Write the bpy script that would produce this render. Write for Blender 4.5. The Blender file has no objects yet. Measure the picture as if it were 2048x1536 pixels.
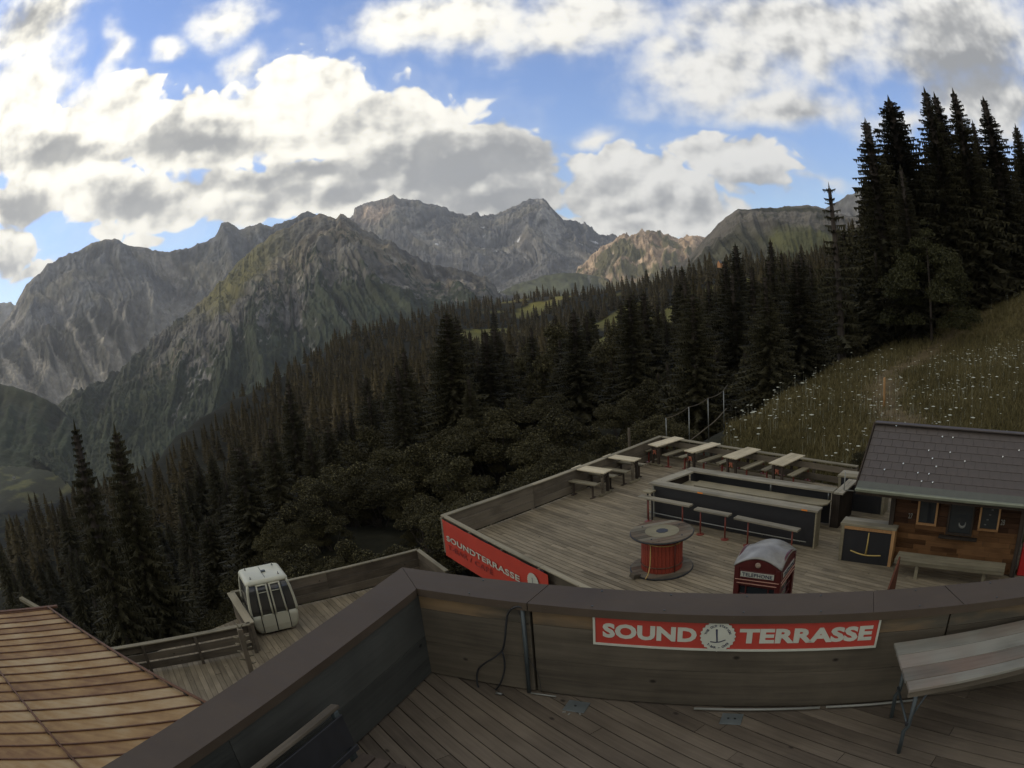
import bpy, bmesh, math, random
import numpy as np
from mathutils import Vector, Matrix
random.seed(7)
RNG = np.random.default_rng(11)
SC = bpy.context.scene
COL = SC.collection
D2R = math.pi / 180

# ------------------------------------------------------------------ camera: a wide webcam lens on a mast, looking over the terrace
F, KD, PITCH, ROLL = 1406.0, 0.2, math.radians(-8.6), math.radians(4.5)
def _rot():
    c, s = math.cos(PITCH), math.sin(PITCH); A = np.array([[1, 0, 0], [0, c, -s], [0, s, c]])
    c, s = math.cos(ROLL), math.sin(ROLL); B = np.array([[c, 0, s], [0, 1, 0], [-s, 0, c]])
    return A @ B
RC = _rot()
cam = bpy.data.cameras.new('webcam'); camo = bpy.data.objects.new('webcam', cam); COL.objects.link(camo)
camo.matrix_world = Matrix([[RC[0, 0], RC[0, 2], -RC[0, 1], 0], [RC[1, 0], RC[1, 2], -RC[1, 1], 0], [RC[2, 0], RC[2, 2], -RC[2, 1], 0], [0, 0, 0, 1]])
cam.type = 'PANO'
cc = cam if hasattr(cam, 'panorama_type') else cam.cycles
cc.panorama_type = 'FISHEYE_LENS_POLYNOMIAL'
cam.sensor_fit = 'HORIZONTAL'; cam.sensor_width = 36.0; cam.sensor_height = 27.0; cam.lens = 19.5
MM = F / 2048 * 36
cc.fisheye_fov = math.radians(170)
cc.fisheye_polynomial_k0 = 0.0
cc.fisheye_polynomial_k1 = -1.0 / MM
cc.fisheye_polynomial_k2 = 0.0
cc.fisheye_polynomial_k3 = -KD / MM ** 3
cc.fisheye_polynomial_k4 = 0.0
cam.clip_start = 0.05; cam.clip_end = 60000
SC.camera = camo

def ray(x, y):                      # direction seen at a point of the photograph
    x = (x - 1024) / F; y = -(y - 768) / F; r = math.hypot(x, y) + 1e-9
    th = r * (1 + KD * r * r)
    return RC @ np.array([math.sin(th) * x / r, math.cos(th), math.sin(th) * y / r])
def at(x, y, z):                    # where that direction meets the level z
    d = ray(x, y); return Vector(d * z / d[2])
def far(x, y, d):                   # ... at horizontal distance d
    r = ray(x, y); return Vector(r * d / math.hypot(r[0], r[1]))
def onv(x, y, P, u):                # ... on the upright plane through P along the level direction u
    r = ray(x, y); n = (-u[1], u[0]); k = (P[0] * n[0] + P[1] * n[1]) / (r[0] * n[0] + r[1] * n[1]); return Vector(r * k)
def azel(x, y):
    d = ray(x, y); return math.degrees(math.atan2(d[0], d[1])), math.degrees(math.asin(d[2]))

# ------------------------------------------------------------------ exposure, sun
SC.view_settings.view_transform = 'Standard'; SC.view_settings.look = 'None'
SC.view_settings.exposure = 0.0; SC.view_settings.gamma = 1.0; SC.view_settings.use_curve_mapping = False
SC.cycles.max_bounces = 5; SC.cycles.diffuse_bounces = 2; SC.cycles.glossy_bounces = 2; SC.cycles.transparent_max_bounces = 6
SC.cycles.volume_bounces = 0
SUN_AZ, SUN_EL = -82.0, 33.0        # the sun stands to the left of the view, behind broken cloud
sl = bpy.data.lights.new('sun', 'SUN'); sl.energy = 2.3; sl.angle = 0.6 * D2R; sl.color = (1.0, 0.86, 0.66)
so = bpy.data.objects.new('sun', sl); COL.objects.link(so)
sd = Vector((math.sin(SUN_AZ * D2R) * math.cos(SUN_EL * D2R), math.cos(SUN_AZ * D2R) * math.cos(SUN_EL * D2R), math.sin(SUN_EL * D2R)))
so.rotation_euler = sd.to_track_quat('Z', 'Y').to_euler()

# ------------------------------------------------------------------ sky: Nishita blue with broken cumulus mixed over it
W = bpy.data.worlds.new('World'); SC.world = W; W.use_nodes = True
nt = W.node_tree; nt.nodes.clear(); NL = nt.links
def N(t, **k):
    n = nt.nodes.new('ShaderNode' + t)
    for a, b in k.items(): setattr(n, a, b)
    return n
def put(sock, v):
    if isinstance(v, bpy.types.NodeSocket): NL.new(v, sock)
    elif v is not None: sock.default_value = v
def M(op, a, b=None, c=None, clamp=False):
    n = N('Math', operation=op, use_clamp=clamp); put(n.inputs[0], a); put(n.inputs[1], b)
    if c is not None: put(n.inputs[2], c)
    return n.outputs[0]
def VM(op, a, b=None, c=None, out=0):
    n = N('VectorMath', operation=op); put(n.inputs[0], a)
    if b is not None: put(n.inputs[1], b)
    if c is not None: put(n.inputs[2], c)
    return n.outputs[out]
def MR(v, a, b, c=0.0, d=1.0, smooth=True):
    n = N('MapRange', interpolation_type='SMOOTHSTEP' if smooth else 'LINEAR'); put(n.inputs[0], v)
    for i, q in enumerate((a, b, c, d)): put(n.inputs[1 + i], q)
    return n.outputs[0]
def NZ(vec, scale, detail, rough=0.5, out='Fac'):
    n = N('TexNoise'); n.noise_dimensions = '2D'; n.inputs['Scale'].default_value = scale; n.inputs['Detail'].default_value = detail; n.inputs['Roughness'].default_value = rough
    NL.new(vec, n.inputs['Vector']); return n.outputs[out]
def MIX(f, a, b):
    n = N('MixRGB'); put(n.inputs[0], f); put(n.inputs[1], a); put(n.inputs[2], b); return n.outputs[0]
gen = N('TexCoord').outputs['Generated']
sep = N('SeparateXYZ'); NL.new(gen, sep.inputs[0]); sx, sy, sz = sep.outputs
azn = M('MULTIPLY', M('ARCTAN2', sx, sy), 180 / math.pi)
eln = M('MULTIPLY', M('ARCSINE', sz), 180 / math.pi)
cmb = N('CombineXYZ'); put(cmb.inputs[0], azn); put(cmb.inputs[1], eln); AE = cmb.outputs[0]
# warp the lookup so that the cloud edges billow
w1 = VM('SUBTRACT', NZ(VM('MULTIPLY', AE, (1, 1.3, 1)), 0.12, 3, 0.45, 'Color'), (0.5, 0.5, 0.5))
AEW = VM('ADD', AE, VM('MULTIPLY', w1, (5.5, 4.2, 0)))
def blobs(vec, lst, k0=0.12):
    acc = None
    for (x, y, rx, ry, amp) in lst:
        a, e = azel(x, y); s = 24.0
        k = (s / rx, s / ry)
        l = VM('LENGTH', VM('MULTIPLY_ADD', vec, (k[0] * amp, k[1] * amp, 0), (-a * k[0] * amp, -e * k[1] * amp, 0)), out=1)
        v = M('SUBTRACT', amp, l)
        acc = v if acc is None else M('SMOOTH_MAX', acc, v, k0)
    return acc
# cumulus heaps with hard bright edges
BL = [(600, 225, 135, 110, 1.0), (400, 265, 180, 90, 1.0), (250, 200, 60, 60, 0.8), (130, 290, 210, 100, 1.0), (820, 270, 170, 95, 1.0), (980, 320, 100, 70, 1.0), (20, 220, 90, 90, 0.8),
      (650, 370, 470, 62, 1.0), (930, 385, 190, 62, 1.0), (1255, 360, 140, 72, 1.0), (1190, 350, 70, 50, 0.8), (1340, 400, 110, 60, 0.9), (1500, 340, 100, 62, 0.8), (1420, 300, 50, 40, 0.7),
      (60, 385, 80, 55, 0.9), (10, 500, 75, 55, 0.8), (150, 370, 120, 42, 0.9), (260, 400, 170, 55, 1.0), (560, 422, 90, 24, 0.9), (1250, 440, 220, 38, 1.0),
      (1430, 458, 80, 20, 0.8), (290, 482, 70, 18, 0.7), (1000, 428, 150, 20, 0.9), (690, 415, 80, 30, 0.8), (200, 468, 40, 14, 0.6), (90, 540, 70, 14, 0.5)]
# softer, torn cloud higher up
BS = [(880, 40, 240, 85, 1.0), (1150, 40, 240, 80, 0.9), (1420, 150, 190, 95, 0.9), (1600, 60, 330, 120, 1.0), (1900, 60, 270, 130, 1.1), (1970, 200, 170, 110, 1.0), (1560, 205, 190, 55, 0.9),
      (450, 40, 95, 60, 0.7), (330, 100, 45, 30, 0.6), (230, 110, 30, 60, 0.6), (60, 60, 150, 90, 0.9), (40, 160, 150, 80, 0.8), (200, 190, 120, 40, 0.7), (1190, 268, 70, 24, 0.6), (1060, 285, 40, 14, 0.5), (1330, 100, 80, 50, 0.6),
      (1640, 360, 60, 12, 0.3), (1820, 250, 110, 30, 0.5), (500, 130, 60, 40, 0.4)]
SH = [(130, 305, 150, 38, 1.1), (390, 285, 150, 52, 1.2), (900, 330, 260, 80, 1.4), (570, 350, 220, 34, 1.0), (30, 410, 90, 52, 1.1), (260, 412, 150, 44, 1.1), (730, 250, 110, 60, 0.5), (440, 370, 120, 30, 0.8),
      (1280, 425, 230, 36, 0.7), (1540, 400, 100, 38, 0.7), (1930, 130, 200, 120, 1.2), (1600, 215, 180, 32, 0.6), (1560, 110, 200, 40, 0.4), (25, 530, 80, 40, 0.9),
      (60, 30, 170, 50, 0.8), (980, 110, 230, 30, 0.35), (1000, 405, 240, 45, 1.1), (700, 395, 300, 36, 1.0), (1600, 20, 300, 50, 0.4)]
lobes = N('TexVoronoi', feature='SMOOTH_F1', voronoi_dimensions='2D'); NL.new(VM('MULTIPLY', AEW, (1, 1.2, 1)), lobes.inputs['Vector']); lobes.inputs['Scale'].default_value = 0.36
lobes.inputs['Smoothness'].default_value = 0.6
lobes.inputs['Detail'].default_value = 1.4; lobes.inputs['Roughness'].default_value = 0.55; lobes.inputs['Lacunarity'].default_value = 2.3
lob = M('SUBTRACT', 0.5, lobes.outputs['Distance'])                                  # round heads
fine = NZ(VM('MULTIPLY', AE, (1, 1.2, 1)), 0.30, 7, 0.52)
offn = NZ(VM('ADD', VM('MULTIPLY', AE, (1, 1.2, 1)), (-0.7, 0.9, 0)), 0.30, 3, 0.5)
offl = NZ(VM('MULTIPLY', AE, (1, 1.2, 1)), 0.30, 3, 0.5)
outside = MR(VM('DOT_PRODUCT', gen, tuple(ray(1024, 500)), out=1), 0.60, 0.50)         # past the picture the same broken cloud goes on
big = NZ(AE, 0.045, 3, 0.5)
oc = M('MULTIPLY', M('MULTIPLY', M('SUBTRACT', big, 0.39), 5.0), outside)
oc = M('SUBTRACT', oc, M('SUBTRACT', 1.0, outside))
d1 = M('ADD', M('ADD', blobs(AEW, BL), 0.27), M('MULTIPLY', lob, 0.50)); d1 = M('ADD', d1, M('MULTIPLY', M('SUBTRACT', fine, 0.5), 0.30))
d2 = M('ADD', M('MAXIMUM', blobs(AEW, BS), oc), M('MULTIPLY', M('SUBTRACT', fine, 0.5), 0.9))
m1 = MR(d1, 0.0, 0.24)
m2 = MR(d2, -0.30, 0.62)
mask = M('MAXIMUM', m1, m2)
veil = M('MULTIPLY', MR(M('MAXIMUM', d1, d2), -0.5, 0.2), 0.12)
mask = M('MULTIPLY', M('MAXIMUM', mask, veil), MR(eln, -1.0, 1.0))
SH = [(x, y, rx * 1.2, ry * 1.25, a_) for x, y, rx, ry, a_ in SH]
shad = M('ADD', M('MAXIMUM', blobs(AEW, SH, 0.35), 0.0), M('MULTIPLY', M('SUBTRACT', M('SUBTRACT', 1.15, big), 0.35), outside))
relief = M('MULTIPLY', M('SUBTRACT', offl, offn), 1.5)
shv = M('SUBTRACT', M('MULTIPLY', shad, 1.15), relief)
shv = M('ADD', shv, M('MULTIPLY', M('SUBTRACT', 0.5, offl), 0.55))
shv = M('SUBTRACT', shv, M('MULTIPLY', lob, 0.25))
shv = M('MULTIPLY', MR(shv, -0.15, 1.15), M('ADD', 0.80, M('MULTIPLY', offl, 0.4)))
left = MR(azn, 22.0, -22.0, 0.0, 1.0)                       # the sun's side of the sky
lit = MIX(left, (1.02, 1.0, 0.94, 1), (1.42, 1.36, 1.18, 1))
grey = MIX(left, (0.34, 0.345, 0.35, 1), (0.40, 0.40, 0.39, 1))
cloud = MIX(shv, lit, grey)
sky = N('TexSky', sky_type='NISHITA', sun_disc=False, sun_elevation=SUN_EL * D2R, sun_rotation=SUN_AZ * D2R, altitude=1600, air_density=1.0, dust_density=1.0, ozone_density=1.5)
bg1 = N('Background'); NL.new(VM('MULTIPLY', sky.outputs[0], (0.92, 1.05, 1.30)), bg1.inputs[0]); bg1.inputs[1].default_value = 0.15
bg2 = N('Background'); NL.new(cloud, bg2.inputs[0]); bg2.inputs[1].default_value = 1.0
mx = N('MixShader'); NL.new(mask, mx.inputs[0]); NL.new(bg1.outputs[0], mx.inputs[1]); NL.new(bg2.outputs[0], mx.inputs[2])
wo = N('OutputWorld'); NL.new(mx.outputs[0], wo.inputs[0])
W.cycles.sampling_method = 'MANUAL'; W.cycles.sample_map_resolution = 512

# ================================================================== helpers
def _hash(ix, iy, seed):
    h = (ix * 374761393 + iy * 668265263 + seed * 982451653) & 0xffffffff
    h = ((h ^ (h >> 13)) * 1274126177) & 0xffffffff
    return ((h ^ (h >> 16)) & 0xffff) / 65535.0
def vnoise(x, y, seed=0):
    ix = np.floor(x).astype(np.int64); iy = np.floor(y).astype(np.int64); fx = x - ix; fy = y - iy
    fx = fx * fx * fx * (fx * (fx * 6 - 15) + 10); fy = fy * fy * fy * (fy * (fy * 6 - 15) + 10)
    a = _hash(ix, iy, seed); b = _hash(ix + 1, iy, seed); c = _hash(ix, iy + 1, seed); d = _hash(ix + 1, iy + 1, seed)
    return (a + (b - a) * fx) * (1 - fy) + (c + (d - c) * fx) * fy
def fbm(x, y, oct=5, seed=0, gain=0.5, ridge=False):
    s = 0; a = 1.0; t = 0
    for o in range(oct):
        v = vnoise(x, y, seed + o * 17)
        if ridge: v = 1 - np.abs(2 * v - 1)
        s = s + a * v; t += a; a *= gain; x = x * 2.03 + 13.7; y = y * 2.03 + 7.1
    return s / t
def mesh_np(name, verts, faces, mat, smooth=True, cols=None, attrs=None, parent=None, kind=None):
    me = bpy.data.meshes.new(name)
    verts = np.asarray(verts, dtype=np.float32); faces = np.asarray(faces, dtype=np.int32); k = faces.shape[1]
    me.vertices.add(len(verts)); me.vertices.foreach_set('co', verts.ravel())
    me.loops.add(faces.size); me.loops.foreach_set('vertex_index', faces.ravel())
    me.polygons.add(len(faces)); me.polygons.foreach_set('loop_start', np.arange(0, faces.size, k, dtype=np.int32))
    me.polygons.foreach_set('loop_total', np.full(len(faces), k, dtype=np.int32))
    me.polygons.foreach_set('use_smooth', np.full(len(faces), smooth))
    if cols is not None:
        c = np.ones((len(verts), 4), dtype=np.float32); c[:, :3] = cols
        a = me.color_attributes.new('tint', 'FLOAT_COLOR', 'POINT'); a.data.foreach_set('color', c.ravel())
    me.update(calc_edges=True); me.materials.append(mat)
    o = bpy.data.objects.new(name, me); COL.objects.link(o)
    if parent is not None: o.parent = parent
    if kind: o['kind'] = kind
    return o
def grid_faces(nr, nc):
    i = np.arange((nr - 1) * (nc - 1)); r = i // (nc - 1); c = i % (nc - 1); a = r * nc + c
    return np.stack([a, a + 1, a + nc + 1, a + nc], 1)
def tag(o, label, cat, group=None):
    o['label'] = label; o['category'] = cat
    if group: o['group'] = group
    return o
def empty(name, loc, rz=0.0, label=None, cat=None, group=None):
    o = bpy.data.objects.new(name, None); COL.objects.link(o); o.location = loc; o.rotation_euler = (0, 0, rz); o.empty_display_size = 0.2
    if label: tag(o, label, cat, group)
    return o
def copy_tree(o, parent=None):
    c = o.copy(); COL.objects.link(c)
    if parent is not None: c.parent = parent
    for ch in list(o.children): copy_tree(ch, c)
    return c

# ------------------------------------------------------------------ materials
class Mat:
    def __init__(s, name):
        s.m = bpy.data.materials.new(name); s.m.use_nodes = True; s.t = s.m.node_tree; s.b = s.t.nodes['Principled BSDF']; s.l = s.t.links
    def n(s, t, **k):
        n = s.t.nodes.new('ShaderNode' + t)
        for a, b in k.items(): setattr(n, a, b)
        return n
    def p(s, sock, v):
        if isinstance(v, bpy.types.NodeSocket): s.l.new(v, sock)
        else: sock.default_value = v
    def coord(s, sc=(1, 1, 1), kind='Object'):
        c = s.n('TexCoord'); m = s.n('Mapping'); s.l.new(c.outputs[kind], m.inputs[0]); m.inputs['Scale'].default_value = sc; return m.outputs[0]
    def noise(s, v, scale, det=4, rough=0.5, dist=0.0):
        n = s.n('TexNoise'); n.inputs['Scale'].default_value = scale; n.inputs['Detail'].default_value = det; n.inputs['Roughness'].default_value = rough; n.inputs['Distortion'].default_value = dist
        s.l.new(v, n.inputs['Vector']); return n.outputs['Fac']
    def ramp(s, f, stops):
        n = s.n('ValToRGB'); s.l.new(f, n.inputs[0]); e = n.color_ramp.elements
        while len(e) < len(stops): e.new(0.5)
        for i, (p, c) in enumerate(stops): e[i].position = p; e[i].color = (*c, 1) if len(c) == 3 else c
        return n.outputs[0]
    def mix(s, f, a, b, mode='MIX'):
        n = s.n('MixRGB', blend_type=mode); s.p(n.inputs[0], f)
        for i, v in ((1, a), (2, b)): s.p(n.inputs[i], v if isinstance(v, bpy.types.NodeSocket) or len(v) == 4 else (*v, 1))
        return n.outputs[0]
    def math(s, op, a, b=0.0, clamp=False):
        n = s.n('Math', operation=op, use_clamp=clamp); s.p(n.inputs[0], a); s.p(n.inputs[1], b); return n.outputs[0]
    def bump(s, h, st=0.3, d=0.01):
        n = s.n('Bump'); n.inputs['Strength'].default_value = st; n.inputs['Distance'].default_value = d; s.l.new(h, n.inputs['Height']); s.l.new(n.outputs[0], s.b.inputs['Normal'])
    def col(s, c): s.p(s.b.inputs['Base Color'], c if isinstance(c, bpy.types.NodeSocket) else (*c, 1))
    def rough(s, r): s.p(s.b.inputs['Roughness'], r)
    def rnd(s): return s.n('ObjectInfo').outputs['Random']

def flat(name, c, rough=0.6, metal=0.0, var=0.15, sc=6.0, spec=None, bump=0.0):
    m = Mat(name); v = m.coord(); f = m.noise(v, sc, 5, 0.6)
    m.col(m.ramp(f, [(0.25, tuple(x * (1 - var) for x in c)), (0.75, tuple(min(1, x * (1 + var)) for x in c))]))
    m.rough(m.math('ADD', m.math('MULTIPLY', f, 0.2), rough - 0.1)); m.b.inputs['Metallic'].default_value = metal
    if spec is not None: m.b.inputs['Specular IOR Level'].default_value = spec
    if bump: m.bump(m.noise(v, sc * 8, 4), bump, 0.004)
    return m.m
def wood(name, dark, lite, along='X', grain=1.0, rough=0.85, knots=True, warm=None, plank_var=0.35, wet=0.0):
    """weathered boards: long grain, knots, blotches, each board its own tone"""
    m = Mat(name); r = m.rnd()
    c = m.n('TexCoord'); add = m.n('VectorMath', operation='ADD'); m.l.new(c.outputs['Object'], add.inputs[0])
    cx = m.n('CombineXYZ'); m.l.new(m.math('MULTIPLY', r, 37.0), cx.inputs[0]); m.l.new(m.math('MULTIPLY', r, 91.0), cx.inputs[1]); m.l.new(cx.outputs[0], add.inputs[1])
    def mp(sc):
        q = m.n('Mapping'); m.l.new(add.outputs[0], q.inputs[0]); q.inputs['Scale'].default_value = sc; return q.outputs[0]
    st = {'X': (0.05, 1, 1), 'Y': (1, 0.05, 1), 'Z': (1, 1, 0.05)}[along]
    g = m.noise(mp(tuple(a * 34 * grain for a in st)), 1.0, 6, 0.65, 0.4)
    g2 = m.noise(mp(tuple(a * 9 * grain for a in st)), 1.0, 4, 0.6, 1.2)
    bl = m.noise(mp((1.3, 1.3, 1.3)), 1.0, 5, 0.6)
    f = m.math('ADD', m.math('MULTIPLY', g, 0.45), m.math('ADD', m.math('MULTIPLY', g2, 0.35), m.math('MULTIPLY', bl, 0.45)))
    f = m.math('ADD', f, m.math('MULTIPLY', m.math('SUBTRACT', r, 0.5), plank_var))
    colr = m.ramp(f, [(0.36, dark), (0.60, tuple((a + b) / 2 for a, b in zip(dark, lite))), (0.84, lite)])
    if knots:
        vo = m.n('TexVoronoi', feature='F1'); kn = {'X': (2.2, 3.4, 3.4), 'Y': (3.4, 2.2, 3.4), 'Z': (3.4, 3.4, 2.2)}[along]; m.l.new(mp(kn), vo.inputs['Vector']); vo.inputs['Scale'].default_value = 1.0; vo.inputs['Randomness'].default_value = 1.0
        kf = m.ramp(vo.outputs['Distance'], [(0.035, (1, 1, 1)), (0.085, (0, 0, 0))])
        colr = m.mix(m.math('MULTIPLY', kf, 0.85), colr, tuple(x * 0.35 for x in dark))
    stn = m.ramp(m.noise(mp((0.9, 0.9, 0.9)), 1.0, 3, 0.5), [(0.50, (0, 0, 0)), (0.68, (1, 1, 1))]); colr = m.mix(m.math('MULTIPLY', stn, 0.38), colr, tuple(x * 0.6 for x in dark))
    if warm:
        wf = m.ramp(m.noise(mp((0.6, 0.6, 2.2)), 1.0, 4, 0.6), [(0.44, (0, 0, 0)), (0.62, (1, 1, 1))])
        colr = m.mix(m.math('MULTIPLY', wf, 0.55), colr, warm)
    m.col(colr); m.rough(rough); m.b.inputs['Specular IOR Level'].default_value = 0.12
    m.bump(m.math('ADD', g, m.math('MULTIPLY', g2, 0.6)), 0.5, 0.004)
    return m.m

# ================================================================== terrain and mountains
def tint_mat(name, scale, amt=0.35, rough=0.95, bump=0.6, bd=4.0, aniso=None, spec=0.1):
    m = Mat(name); a = m.n('Attribute'); a.attribute_name = 'tint'
    v = m.coord(aniso or (1, 1, 1)); f = m.noise(v, scale, 8, 0.62)
    m.col(m.mix(1.0, a.outputs['Color'], m.ramp(f, [(0.3, (1 - amt,) * 3), (0.7, (1 + amt,) * 3)]), 'MULTIPLY'))
    m.rough(rough); m.b.inputs['Specular IOR Level'].default_value = spec; m.bump(f, bump, bd); return m.m
ROCKM = tint_mat('rock_face', 0.012, 0.45, bd=12)
GROUNDM = tint_mat('alpine_turf', 0.9, 0.4, bd=0.1, bump=0.5)
FARGROUNDM = tint_mat('far_slope', 0.05, 0.4, bd=2)

def resample(pts, n):
    p = np.array(pts, float); s = np.r_[0, np.cumsum(np.hypot(*(p[1:, :2] - p[:-1, :2]).T))]
    t = np.linspace(0, s[-1], n); return np.stack([np.interp(t, s, p[:, i]) for i in range(p.shape[1])], 1)
def sstep(x, a, b): t = np.clip((x - a) / (b - a), 0, 1); return t * t * (3 - 2 * t)

def mountain(name, ridge, foot, nc, nr, amp, gw, colour, seed, jag=1.0, back=900.0, concave=1.35, crest=25.0, mat=None):
    """one massif: a crest line and a foot line given as (photo x, photo y, distance); spurs, gullies and crags between them"""
    R = resample(ridge, nc); Fo = resample(foot, nc)
    P = np.array([far(*q) for q in R]); Q = np.array([far(*q) for q in Fo])
    s = np.r_[0, np.cumsum(np.linalg.norm(np.diff(P[:, :2], axis=0), axis=1))]
    cr = (fbm(s / 110, s * 0, 6, seed, 0.62, True) - 0.55) * crest * jag * 1.7
    P[:, 2] += cr
    t = np.linspace(0, 1, nr)[:, None]; tt = t ** 0.9
    X = P[None, :, :] * (1 - tt[..., None]) + Q[None, :, :] * tt[..., None]
    X[..., 2] = P[None, :, 2] + (Q[None, :, 2] - P[None, :, 2]) * (1 - (1 - t) ** concave)
    hgt = np.linalg.norm(P - Q, axis=1)[None, :] * t
    S = np.broadcast_to(s[None, :], hgt.shape)
    wx = S + (fbm(S / 700, hgt / 900, 3, seed + 5) - 0.5) * gw * 1.3
    spur = fbm(wx / gw, hgt / (gw * 5), 2, seed + 1, 0.5, True)
    gul = fbm(wx / (gw * 0.26), hgt / (gw * 2.6), 6, seed + 2, 0.62, True)
    crag = fbm(S / 60, hgt / 60, 4, seed + 3, 0.6)
    fine_ = fbm(S / 17, hgt / 24, 3, seed + 9, 0.6, True); crag = 0.5 * crag + 0.5 * fbm(S / 48, hgt / 75, 4, seed + 8, 0.6, True)
    env = sstep(t, 0.0, 0.12) * (1 - 0.75 * sstep(t, 0.55, 1.0))
    disp = amp * ((spur - 0.5) * 1.3 + (gul - 0.5) * 0.85) * env + (crag - 0.5) * amp * 0.30 * sstep(t, 0, 0.03) + (fine_ - 0.5) * amp * 0.12 * sstep(t, 0, 0.02)
    d = P[:, :2] - Q[:, :2]; L = np.linalg.norm(d, axis=1, keepdims=True); nrm = -d / L
    slope = ((P[:, 2] - Q[:, 2]) / L[:, 0])
    cn = 1 / np.sqrt(1 + slope ** 2)
    X[..., 0] += nrm[None, :, 0] * disp * (slope * cn)[None, :]; X[..., 1] += nrm[None, :, 1] * disp * (slope * cn)[None, :]; X[..., 2] += disp * cn[None, :]
    c = colour(S / s[-1], t + 0 * S, spur, gul, crag, S, hgt)
    B = P.copy(); B[:, :2] += d / L * back; B[:, 2] -= back * 0.7
    V = np.concatenate([B[None], X], 0).reshape(-1, 3); Cc = np.concatenate([c[:1], c], 0).reshape(-1, 3)
    return mesh_np(name, V, grid_faces(nr + 1, nc)[:, ::-1], mat or ROCKM, True, Cc, kind='structure')
def lerp(a, b, f): return a * (1 - f[..., None]) + np.array(b) * f[..., None]
def rockcol(base=(0.17, 0.165, 0.16), scree=(0.33, 0.32, 0.30), green=(0.055, 0.060, 0.028), wood_=(0.022, 0.03, 0.017), gr=0.5, sc=0.5, tree=0.75, snow=False, pale=(0.30, 0.27, 0.23), paleband=0.35):
    def f(u, t, spur, gul, crag, S, H):
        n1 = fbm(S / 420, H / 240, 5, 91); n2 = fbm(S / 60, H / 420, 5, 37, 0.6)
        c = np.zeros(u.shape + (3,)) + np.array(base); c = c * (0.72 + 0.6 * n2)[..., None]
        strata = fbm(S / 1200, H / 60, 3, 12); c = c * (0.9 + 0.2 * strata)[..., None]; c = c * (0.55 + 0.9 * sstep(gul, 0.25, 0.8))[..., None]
        c = lerp(c, pale, sstep(n1 + 0.25 * (crag - 0.5), 0.56, 0.70) * paleband)
        c = lerp(c, scree, sstep(0.55 - gul + 0.35 * (n1 - 0.5) + 0.25 * (t - 0.3), 0.05, 0.16) * sc)
        c = lerp(c, green, sstep(n1 * 0.7 + n2 * 0.35 + gr * 0.35 - 0.2 * (gul < 0.4), 0.62, 0.80) * gr)
        c = lerp(c, wood_, sstep(t + 0.5 * (n1 - 0.5) + 0.35 * (gul - 0.5) + 0.5 * (fbm(S / 26, H / 26, 3, 71) - 0.5), tree - 0.04, tree + 0.06) * 0.92)
        c = c * (0.62 + 0.76 * fbm(S / 18, H / 70, 3, 66))[..., None]
        if snow:
            sn = sstep(vnoise(S / 130, H / 55, 5) + 0.2 * (0.4 - gul), 0.92, 0.95) * sstep(t, 0.15, 0.3) * (1 - sstep(t, 0.55, 0.7))
            c = lerp(c, (0.75, 0.76, 0.78), sn)
        return c
    return f
def Z7(l, d): return [(x / 1.862, 350 + y / 1.862, d) for x, y in l]
def Z8(l, d): return [(1000 + x / 1.954, 350 + y / 1.954, d) for x, y in l]

# small far crest at the left edge
mountain('far_crest', [(-150, 640, 9000), (-60, 600, 9000), (0, 607, 9000), (22, 605, 9000), (40, 622, 9000), (120, 680, 9000)], [(-150, 760, 7500), (120, 760, 7500)], 120, 40, 60, 500, rockcol(), 3)
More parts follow.
